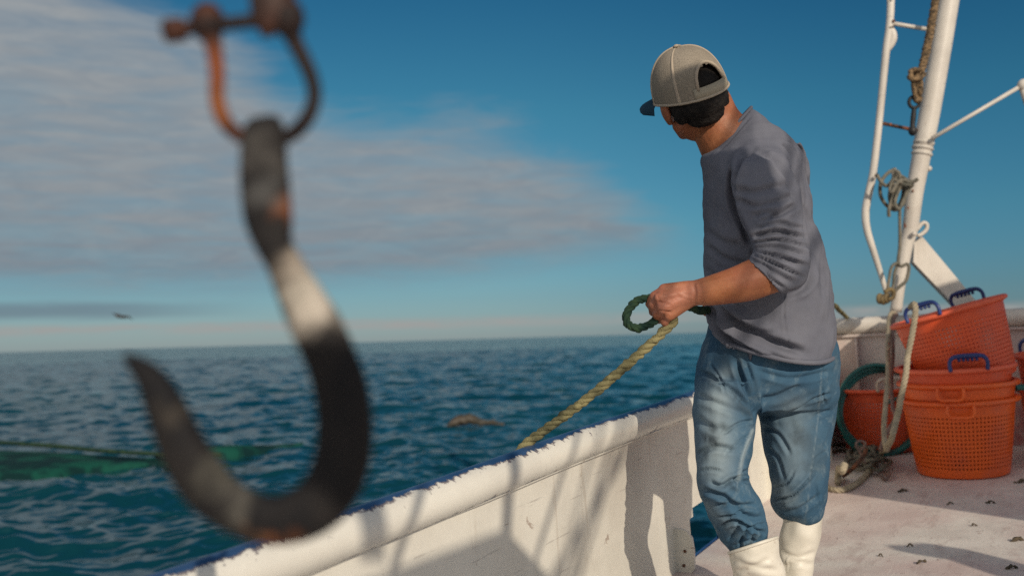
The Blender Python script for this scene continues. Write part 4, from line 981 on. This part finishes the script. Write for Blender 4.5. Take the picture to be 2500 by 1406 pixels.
Tm = cat(np.array([[*a_, *b_, c_, d_, e_] for a_, b_, c_, d_, e_ in tor]), 3)
rings = [body_ring((r_[0], r_[1]), (r_[2], r_[3]), r_[4], r_[5], r_[6]) for r_ in Tm]
top = rings[-1]; ctr = top.mean(0); nd = nrm(np.cross(top[11]-ctr, top[0]-ctr)); nd = nd if nd[2] < 0 else -nd
rings += [ctr+(top-ctr)*.93+nd*-.002, ctr+(top-ctr)*.90+nd*.012, ctr+(top-ctr)*.82+nd*.045]
# turned-in hem: hollow underneath
bot = rings[0]; cb = bot.mean(0)
rings = [cb+(bot-cb)*.86+np.array([0, 0, .05]), cb+(bot-cb)*.955+np.array([0, 0, .012]), cb+(bot-cb)*.975]+rings
S.loft(rings)
slv = [((1786, 372), (1895, 352), MDp-.10, .055), ((1783, 400), (1915, 385), MDp-.165, .060), ((1786, 440), (1938, 440), MDp-.19, .060), ((1798, 490), (1952, 490), MDp-.20, .058), ((1812, 540), (1958, 545), MDp-.215, .056), ((1832, 585), (1968, 600), MDp-.225, .054), ((1838, 608), (1974, 640), MDp-.235, .054), ((1834, 618), (1962, 682), MDp-.237, .053), ((1829, 628), (1938, 702), MDp-.238, .052), ((1825, 636), (1907, 716), MDp-.240, .051)]
sr = outline_rings(slv, 4, 30, 2.2); e_ = sr[-1]; ce = e_.mean(0); dn_ = nrm(sr[-1].mean(0)-sr[-3].mean(0))
sr += [ce+(e_-ce)*.90, ce+(e_-ce)*.86-dn_*.03]
S.loft(sr)
S.loft(outline_rings([((1830, 345), (1955, 350), MDp+.10, .05), ((1862, 352), (1968, 380), MDp+.16, .058), ((1865, 420), (1975, 425), MDp+.19, .06), ((1860, 520), (1965, 520), MDp+.23, .055), ((1850, 600), (1950, 640), MDp+.27, .055), ((1830, 650), (1890, 715), MDp+.25, .05)], 4, 26))
sme = remesh(S, .0042, 3, .5)
rumple(sme, .0030, .18, 4); rumple(sme, .0010, .06, 9)
ST = []
for pl_, w_, a_ in [([(1848, 560), (1895, 545), (1958, 560)], 5, .0055), ([(1842, 578), (1900, 566), (1966, 583)], 4.5, .006), ([(1838, 594), (1900, 586), (1970, 604)], 4.5, .006), ([(1838, 607), (1900, 606), (1972, 626)], 4.5, .006),
    ([(1836, 615), (1890, 624), (1970, 650)], 4.5, .006), ([(1836, 620), (1880, 640), (1960, 676)], 4.5, .0055), ([(1834, 625), (1872, 655), (1940, 694)], 4.5, .005), ([(1832, 630), (1862, 664), (1915, 704)], 4.5, .004),
    ([(1850, 545), (1900, 525), (1945, 500)], 7, .005), ([(1840, 530), (1868, 520), (1900, 524)], 6, .004), ([(1800, 485), (1850, 505), (1935, 478)], 7, .004), ([(1795, 460), (1840, 470), (1900, 455), (1940, 455)], 7, .0035),
    ([(1840, 366), (1808, 392), (1790, 440), (1792, 500), (1815, 555), (1832, 600)], 6, .009), ([(1845, 370), (1890, 392), (1925, 440), (1940, 490)], 9, .006), ([(1880, 372), (1915, 405), (1935, 450)], 7, .004),
    ([(1955, 470), (1975, 540), (1985, 640), (1965, 700), (1912, 722)], 7, .006),
    ([(1735, 752), (1770, 808), (1830, 858), (1880, 880)], 8, .017), ([(1746, 745), (1800, 792), (1880, 832), (1965, 862)], 7.5, .016), ([(1726, 775), (1742, 830), (1768, 866)], 7, .006), ([(1760, 760), (1830, 800), (1900, 815)], 8, .004), ([(1722, 690), (1770, 735), (1820, 760)], 9, .004),
    ([(1730, 600), (1770, 632), (1832, 645)], 9, .005), ([(1722, 560), (1760, 590), (1810, 600)], 8, .003), ([(1715, 650), (1745, 680), (1790, 690)], 8, .003), ([(1916, 712), (1914, 770), (1925, 850)], 3, .0018),
    ([(1925, 345), (1945, 362), (1952, 398)], 3.5, .005), ([(1942, 350), (1958, 372), (1962, 405)], 3, .004), ([(1912, 350), (1930, 375), (1938, 415)], 5, .004),
    ([(1980, 560), (2000, 640), (2015, 740)], 7, .004), ([(1960, 400), (1972, 480), (1985, 560)], 7, .004),
    ([(1728, 396), (1780, 345), (1836, 280)], 2.5, .0016)]: ST.append((pl_, w_, a_))
creases(sme, [(a_, b_*(1+.25*math.sin(i*2.3)), c_*(1.75+.45*math.sin(i*1.7))) for i, (a_, b_, c_) in enumerate(ST)])
def ex_knit(t, tc, col):
    n = t.noise(tc, 420, 2, .5); n2 = t.noise(tc, 5, 4, .6)
    col = t.mix(t.m('MULTIPLY', t.smooth(n2, .45, .7), .35), col, (.120, .126, .16, 1))
    return col, t.m('MULTIPLY', n, .07)
shirt = worn('shirt', sme, mat('grey_cotton_knit', (.150, .156, .190), (.130, .137, .172), 9, .9, extra=ex_knit, spec=.15))
# neckline rib
mb = MB(); mb.tube([cb+(p-cb)*1.005+np.array([0, 0, .003]) for p in bot], .0066, 8, closed=True); mb.build('hem', shirt.data.materials[0], shirt)
mb = MB(); rib = [ctr+(p-ctr)*1.0+nd*-.001 for p in top]; mb.tube(rib, .0045, 8, closed=True); mb.build('neck_rib', shirt.data.materials[0], shirt)

# jeans -------------------------------------------------------------
J = MB()
J.loft(outline_rings([((1735, 790), (2020, 810), MDp+.02, .145), ((1716, 850), (2036, 850), MDp+.02, .150), ((1703, 890), (2042, 890), MDp+.02, .150), ((1695, 935), (2042, 935), MDp+.02, .148), ((1693, 975), (2040, 975), MDp+.02, .13), ((1705, 1005), (2030, 1000), MDp+.02, .10)], 4, 44, 2.2))
l1 = [((1700, 930), (1862, 930), MDp-.03, .105), ((1693, 985), (1850, 985), MDp-.04, .105), ((1694, 1030), (1843, 1030), MDp-.05, .100), ((1698, 1080), (1839, 1075), MDp-.07, .095), ((1701, 1130), (1832, 1115), MDp-.09, .088), ((1704, 1170), (1824, 1150), MDp-.11, .084), ((1712, 1210), (1829, 1178), MDp-.12, .083), ((1730, 1250), (1848, 1215), MDp-.115, .082), ((1746, 1290), (1864, 1255), MDp-.11, .080), ((1763, 1322), (1873, 1288), MDp-.105, .074), ((1785, 1345), (1874, 1315), MDp-.10, .062), ((1805, 1375), (1880, 1352), MDp-.095, .050), ((1825, 1430), (1890, 1418), MDp-.08, .042)]
l2 = [((1832, 930), (2044, 930), MDp+.06, .105), ((1842, 985), (2040, 985), MDp+.06, .108), ((1855, 1035), (2032, 1035), MDp+.05, .103), ((1869, 1085), (2026, 1085), MDp+.045, .096), ((1878, 1130), (2021, 1130), MDp+.035, .090), ((1883, 1180), (2018, 1180), MDp+.03, .086), ((1885, 1220), (2017, 1218), MDp+.03, .084), ((1896, 1248), (2014, 1238), MDp+.03, .080), ((1914, 1268), (2010, 1254), MDp+.032, .076), ((1934, 1283), (2002, 1270), MDp+.035, .064), ((1950, 1287), (1990, 1279), MDp+.037, .040)]
J.loft(outline_rings(l1, 4, 34, 2.1)); J.loft(outline_rings(l2, 4, 34, 2.1))
jme = remesh(J, .0042, 3, .5)
rumple(jme, .0030, .20, 14); rumple(jme, .0012, .06, 19)
JS = [([(1796, 875), (1812, 925), (1838, 985), (1850, 1040)], 9, .012), ([(1818, 880), (1834, 930), (1848, 990)], 6, .006), ([(1705, 905), (1745, 925), (1795, 960), (1830, 1000)], 8, .006), ([(1700, 965), (1750, 985), (1815, 1010)], 8, .004), ([(1698, 1020), (1740, 1045), (1800, 1050)], 10, .005), ([(1700, 1110), (1745, 1092), (1800, 1100)], 10, .006), ([(1834, 1145), (1812, 1158), (1800, 1175), (1812, 1185)], 6, .011),
      ([(1832, 1178), (1795, 1168), (1762, 1186), (1735, 1178)], 7, .009), ([(1712, 1196), (1755, 1205), (1800, 1232), (1845, 1232)], 8, .008), ([(1740, 1240), (1780, 1232), (1830, 1262), (1862, 1262)], 7, .007), ([(1752, 1290), (1790, 1270), (1822, 1282), (1868, 1300)], 6, .008), ([(1868, 1278), (1835, 1284), (1812, 1312), (1806, 1335)], 5, .007), ([(1775, 1320), (1800, 1290), (1808, 1270)], 5, .006), ([(1842, 1300), (1830, 1330)], 5, .005), ([(1862, 1300), (1850, 1325)], 4, .004),
      ([(1838, 1050), (1815, 1100), (1802, 1160), (1800, 1190)], 4, -.003), ([(1850, 905), (1930, 925), (2030, 905)], 9, .004), ([(1852, 975), (1900, 968), (1955, 940)], 8, .005), ([(1858, 1010), (1910, 1015), (1990, 985)], 9, .004), ([(1888, 1222), (1930, 1212), (1965, 1182), (1990, 1150)], 5, .007), ([(1905, 1246), (1950, 1243), (2005, 1205)], 6, .004), ([(1990, 1180), (2002, 1240)], 4, .003), ([(1962, 1285), (1966, 1230), (1975, 1180), (1990, 1050), (2002, 900)], 2, .0014)]
JS += [([(1838, 1025), (1800, 1035), (1765, 1060)], 4, .005), ([(1836, 1060), (1805, 1075), (1770, 1110)], 4, .004), ([(1860, 1040), (1900, 1060), (1930, 1110)], 5, .004), ([(1872, 1090), (1900, 1120), (1915, 1170)], 5, .003), ([(2030, 960), (1985, 975), (1940, 1005)], 5, .004), ([(2026, 1000), (1990, 1015)], 4, .003), ([(2020, 1100), (1990, 1120), (1975, 1160)], 4, .003), ([(1890, 1190), (1920, 1180), (1940, 1150)], 4, .004), ([(1704, 1150), (1730, 1145), (1765, 1150)], 4, .004), ([(1750, 1262), (1790, 1256), (1820, 1240)], 4, .005), ([(1790, 1335), (1815, 1318), (1850, 1318)], 4, .004), ([(2010, 880), (2004, 930), (2016, 990)], 3, .003), ([(1735, 890), (1760, 925), (1770, 960)], 4, .004)]
creases(jme, [(a_, b_*.8*(1+.2*math.sin(i*2.3)), c_*1.45) for i, (a_, b_, c_) in enumerate(JS)])
leaf_attr(jme, 'fade', [([(1750, 980), (1750, 1080), (1750, 1150)], 40, .8), ([(1730, 1235), (1790, 1290)], 18, .35), ([(1935, 1000), (1935, 1150)], 42, .38), ([(1905, 1190), (1925, 1215)], 28, .5), ([(1838, 1050), (1815, 1110), (1803, 1170)], 5, .7), ([(1775, 910), (1740, 930)], 18, .4)])
leaf_attr(jme, 'stain', [([(1725, 1068), (1745, 1078)], 14, .8), ([(1735, 1040), (1742, 1050)], 9, .7), ([(1712, 1100), (1730, 1112)], 10, .6), ([(1765, 1035), (1770, 1050)], 7, .4), ([(1790, 960), (1830, 1010)], 14, .5), ([(1925, 1040), (1960, 1080)], 22, .35)])
leaf_attr(jme, 'seam', [([(2008, 880), (1999, 1000), (1990, 1080), (1978, 1160), (1972, 1230), (1962, 1285)], 1.4, .5), ([(1842, 1040), (1822, 1080), (1806, 1130), (1801, 1175), (1798, 1200)], 1.6, .4), ([(1886, 1228), (1925, 1222), (1955, 1200), (1982, 1168)], 1.8, .6)])
def ex_denim(t, tc, col):
    f = t.n('Attribute', attribute_name='fade').outputs['Fac']; s_ = t.n('Attribute', attribute_name='stain').outputs['Fac']; sm = t.n('Attribute', attribute_name='seam').outputs['Fac']
    n = t.noise(tc, 22, 6, .7, .4); n2 = t.noise(tc, 7, 5, .65)
    ff = t.m('MULTIPLY', f, t.m('ADD', .45, t.m('MULTIPLY', n2, 1.15)))
    col = t.mix(ff, col, (.30, .37, .40, 1))
    col = t.mix(t.m('MULTIPLY', t.smooth(n, .50, .70), .45), col, (.20, .27, .31, 1))
    col = t.mix(t.m('MULTIPLY', s_, t.smooth(n, .35, .6)), col, (.02, .028, .035, 1))
    col = t.mix(t.m('MULTIPLY', t.smooth(n2, .52, .68), .35), col, (.045, .06, .07, 1))
    col = t.mix(sm, col, (.20, .26, .30, 1))
    return col, t.m('MULTIPLY', t.noise(tc, 500, 2, .6), .06)
worn('jeans', jme, mat('worn_blue_denim', (.030, .080, .140), (.048, .112, .180), 6, .85, extra=ex_denim, spec=.2))

# boots -------------------------------------------------------------
boot_m = mat('white_rubber', (.70, .67, .59), (.62, .59, .51), 9, .45, extra=lambda t, tc, col: (t.mix(t.m('MULTIPLY', t.smooth(t.noise(tc, 24, 5, .7), .62, .7), .4), col, (.25, .16, .11, 1)), None))
def boot(name, spec, ank, g_, rad):
    K = MB(); r_ = outline_rings(spec, 4, 36, 2.0)
    a0 = r_[-1].mean(0); last = r_[-1]; ct = r_[0].mean(0)
    inner = [r_[i].mean(0)+(r_[i]-r_[i].mean(0))*(.80 if i else .82) for i in (8, 5, 2, 0)]
    K.loft([*inner, *r_, g_+Wv*.10+(last-a0)*.86, g_+Wv*.03+(last-a0)*.9])
    K.cap_(g_+Wv*.055-FD*.03, .05, g_+Wv*.05+FD*.10, .043); K.cap_(g_+Wv*.05+FD*.10, .043, g_+Wv*.045+FD*.165, .040)
    K.cap_(g_+Wv*.12, .048, g_+Wv*.06+FD*.09, .042)
    K.box(g_+Wv*.012+FD*.06, FD*.145, FS*.047, Wv*.012, bev=.01)
    me = remesh(K, .0042, 3, .5)
    rumple(me, .0022, .12, int(A1 is ank)+3)
    creases(me, [([(1795, 1400), (1830, 1385), (1900, 1392)], 7, .004), ([(1800, 1368), (1840, 1380), (1880, 1362)], 6, .003), ([(1905, 1345), (1945, 1360), (1995, 1345)], 6, .003), ([(1912, 1385), (1950, 1372), (1985, 1380)], 6, .003), ([(1922, 1395), (1925, 1360), (1950, 1365), (1978, 1360)], 2, -.002)])
    me.name = 'boot'; me.materials.append(boot_m); o = link('boot', me, man)
    mb = MB(); mb.tube([ct+(p-ct)*.985 for p in r_[0]], .0045, 8, closed=True); mb.build('rim_band', boot_m, o); return o
boot('boot', [((1779, 1350), (1897, 1311), MDp-.10, .068), ((1784, 1375), (1902, 1345), MDp-.10, .068), ((1793, 1410), (1917, 1398), MDp-.09, .066), ((1812, 1470), (1925, 1468), MDp-.07, .058), ((1830, 1540), (1922, 1535), MDp-.05, .048)], A1, G1, .05)
boot('boot', [((1920, 1238), (2006, 1226), MDp+.035, .054), ((1903, 1310), (2004, 1300), MDp+.04, .062), ((1899, 1350), (1992, 1345), MDp+.045, .060), ((1900, 1406), (1984, 1404), MDp+.05, .055), ((1902, 1480), (1982, 1480), MDp+.055, .050), ((1900, 1540), (1984, 1540), MDp+.06, .046)], A2, G2, .05)

# hair and cap --------------------------------------------------------
hair_m = mat('dark_hair', (.008, .007, .007), (.018, .014, .012), 60, .75, bump=.6, bscale=220, spec=.25)
K = MB(); hell(K, (0, -.020, .004), (.079, .087, .082)); hell(K, (0, -.064, -.026), (.064, .050, .046)); hell(K, (0, -.060, -.058), (.052, .036, .030))
for s_ in (-1, 1): hell(K, (s_*.070, .014, -.004), (.010, .012, .022)); hell(K, (s_*.060, -.046, -.030), (.018, .026, .034))
hme = remesh(K, .004, 4, .5)
P = coords(hme); q = P-HC; uu_ = q@Uh; rumple(hme, .0012, .012, 5); worn('hair', hme, hair_m)

CR, CF, CU = .0900, .109, .109       # cap half sizes
CAPC = hp_(0, -.006, .012)
def cap_pt(phi, s_, off=0.0):
    """phi: 0 at the front, growing to the left; s_: 0 at the brim line, 1 at the button"""
    th = s_*math.pi/2; rr = math.cos(th)**.86 if s_ < 1 else 0; h = math.sin(th)**.92
    f = math.cos(phi); r_ = -math.sin(phi); fl = 1+.06*max(0, f)*h
    base = -.016-.010*max(0, -f)
    return CAPC+Rh*r_*(CR+off)*rr+Fh*f*(CF+off)*rr*fl+Uh*(base+(CU+off-base*.0)*h*(1+.03*f)-base*h)
nph, ns_ = 96, 26; V = []; F = []; MI = []
def in_arch(phi, s_):
    d = abs(((phi-math.pi+math.pi) % (2*math.pi))-math.pi)   # angle from the back
    return None
for i in range(nph):
    for j in range(ns_+1): V.append(cap_pt(2*math.pi*i/nph, j/ns_*.995))
def back_ang(phi): return abs((phi % (2*math.pi))-math.pi)
for i in range(nph):
    for j in range(ns_):
        ph = 2*math.pi*(i+.5)/nph; s_ = (j+.5)/ns_; ba = back_ang(ph)
        if ba < .46 and .12 < s_ < .12+.29*math.sqrt(max(0, 1-(ba/.46)**2)): continue
        a, b = i*(ns_+1)+j, ((i+1) % nph)*(ns_+1)+j
        F.append((a, b, b+1, a+1)); MI.append(1 if (ph < math.pi/3 or ph > 5*math.pi/3) else 0)
V.append(cap_pt(0, 1.0)); tp = len(V)-1
for i in range(nph): F.append((i*(ns_+1)+ns_, ((i+1) % nph)*(ns_+1)+ns_, tp)); MI.append(0)
def ex_mesh(t, tc, col):
    w_ = t.n('TexVoronoi', {'Vector': tc, 'Scale': 330.0}).outputs[0]; n = t.noise(tc, 14, 4, .6)
    col = t.mix(t.m('MULTIPLY', t.m('SUBTRACT', 1.0, t.smooth(w_, .25, .5)), .6), col, (.14, .125, .10, 1))
    return t.mix(t.m('MULTIPLY', t.smooth(n, .5, .7), .4), col, (.22, .19, .15, 1)), t.m('MULTIPLY', w_, .05)
cap_mesh = mat('tan_cap_mesh', (.30, .26, .21), (.26, .225, .18), 12, .85, extra=ex_mesh, spec=.15)
cap_navy = mat('dark_blue_cap_cloth', (.014, .045, .075), (.02, .055, .09), 12, .8, spec=.2)
cap_trim = mat('cap_trim', (.42, .36, .28), (.36, .30, .24), 14, .85, spec=.15)
cme = mesh_np('crown', V, F); cme.materials.append(cap_mesh); cme.materials.append(cap_navy); cme.polygons.foreach_set('material_index', MI)
capo = empty('cap', CAPC); capo.parent = man
def capchild(mb, name, m_): return mb.build(name, m_, capo)
co = link('crown', cme, capo); co.matrix_parent_inverse = parent_inv(capo)
sm_ = co.modifiers.new('s', 'SOLIDIFY'); sm_.thickness = .0016
for nm in ('seam',):
    for ph in (math.pi/3, 2*math.pi/3, 4*math.pi/3, 5*math.pi/3):
        mb = MB(); L_ = [cap_pt(ph-.05, s_, .0008) for s_ in np.linspace(.0, .97, 24)]; R_ = [cap_pt(ph+.05, s_, .0008) for s_ in np.linspace(.0, .97, 24)]
        L2 = [cap_pt(ph-.05, s_, -.001) for s_ in np.linspace(.0, .97, 24)]; R2 = [cap_pt(ph+.05, s_, -.001) for s_ in np.linspace(.0, .97, 24)]; Mi = [cap_pt(ph, s_, .0028) for s_ in np.linspace(.0, .97, 24)]
        mb.loft([np.array([a, m0, b, c, d_]) for a, m0, b, c, d_ in zip(L_, Mi, R_, R2, L2)]); capchild(mb, 'seam_tape', cap_trim)
mb = MB(); ar = []
for q_ in np.linspace(-1, 1, 21): ba = .49*q_; ar.append(cap_pt(math.pi+ba, .11+.32*math.sqrt(max(0, 1-q_*q_)), .001))
mb.tube(ar, .0042, 8); capchild(mb, 'opening_trim', cap_trim)
mb = MB(); bd_ = []
for q_ in np.linspace(math.pi-.62, math.pi+.62, 26): bd_.append(np.array([cap_pt(q_, .0, .002), cap_pt(q_, .135, .003), cap_pt(q_, .135, .0), cap_pt(q_, 0, -.001)]))
mb.loft(bd_); capchild(mb, 'strap', mat('cap_strap', (.32, .28, .21), None, rough=.8))
mb = MB(); mb.tube([cap_pt(q_, .012, .0006) for q_ in np.linspace(0, 2*math.pi, 61)[:-1]], .0034, 8, closed=True); capchild(mb, 'sweat_band', cap_trim)
mb = MB(); mb.ell(cap_pt(0, 1.0), Rh*.007, Fh*.007, Uh*.004); capchild(mb, 'button', cap_trim)
vr = []
for k in range(15):
    q_ = -1+2*k/14; ph = q_*.95; b0 = cap_pt(-ph, .02); r_ = q_*.083; ext = .088*math.sqrt(max(0, 1-abs(q_)**3.2))+.001
    tip = b0+Fh*ext-Rh*0+Rh*q_*.010-Uh*(.006+.022*q_*q_+.06*ext); mid = (b0+tip)/2+Uh*.004
    vr.append(np.array([b0-Fh*.006, mid, tip, tip-Uh*.003, mid-Uh*.0035, b0-Uh*.0035-Fh*.006]))
mb = MB(); mb.loft(vr); capchild(mb, 'visor', cap_navy)

# ------------------------------------------------------------------ rope in his hands
hr = thing('hauling_rope', at(1640, 780, MDp-.2), 'thick yellow-green rope held by the man and running over the bulwark into the sea', 'rope')
railp = lambda x, y: at(x, y, ((wall_at(x, y)-CAM)@FWD))
ru, _, _ = w2b(wall_at(1312, 1092))
TP = b2w(ru, RV-.008, rail_w(ru)+RR+.011); h0 = at(1641, 788, HDp+.018)
RUN = [at(1638, 765, HDp+.022), h0]+[h0+(TP-h0)*q-np.array([0, 0, .012*4*q*(1-q)]) for q in (.25, .5, .75)]+[TP]
over = [b2w(ru-.025, RV-RR-.018, rail_w(ru)-.005), b2w(ru-.05, RV-RR-.035, rail_w(ru)-.10), b2w(ru-.12, RV-.12, rail_w(ru)-.5), b2w(ru-.3, WALLV-.3, -1.9)]
mb = MB()
strands(mb, RUN+over, .0128, .068, 3, 10, sub=10, fuzz=1.3)
mb.build('rope', MT['yrope'], hr)
mb = MB()
strands(mb, [at(1640, 765, HDp+.03), at(1622, 742, HDp+.032), at(1608, 731, HDp+.034), at(1585, 728, HDp+.035), at(1560, 733, HDp+.03), at(1538, 752, HDp+.02), at(1528, 778, HDp+.01), at(1540, 798, HDp+.005), at(1566, 800, HDp+.01), at(1592, 788, HDp+.02), at(1612, 770, HDp+.03), at(1640, 752, HDp+.045), at(1680, 748, HDp+.07), at(1712, 758, HDp+.14), at(1760, 752, MDp+.10), at(1800, 742, MDp+.17)], .0108, .05, 3, 8, sub=10, fuzz=1.0)
mb.build('wet_bight', MT['greenrope'], hr)
mb = MB()
strands(mb, [at(1800, 742, MDp+.17), at(1900, 735, MDp+.32), at(2030, 744, 4.3), at(2048, 757, 4.9), at(2064, 772, 5.36)]+[bow_at(2068, 790)+Uv*.07, bow_at(2074, 860)+Uv*.10, bow_at(2080, 1100)+Uv*.2], .0115, .07, 3, 7, sub=8)
mb.build('slack_end', MT['yrope'], hr)
bpy.context.view_layer.update()
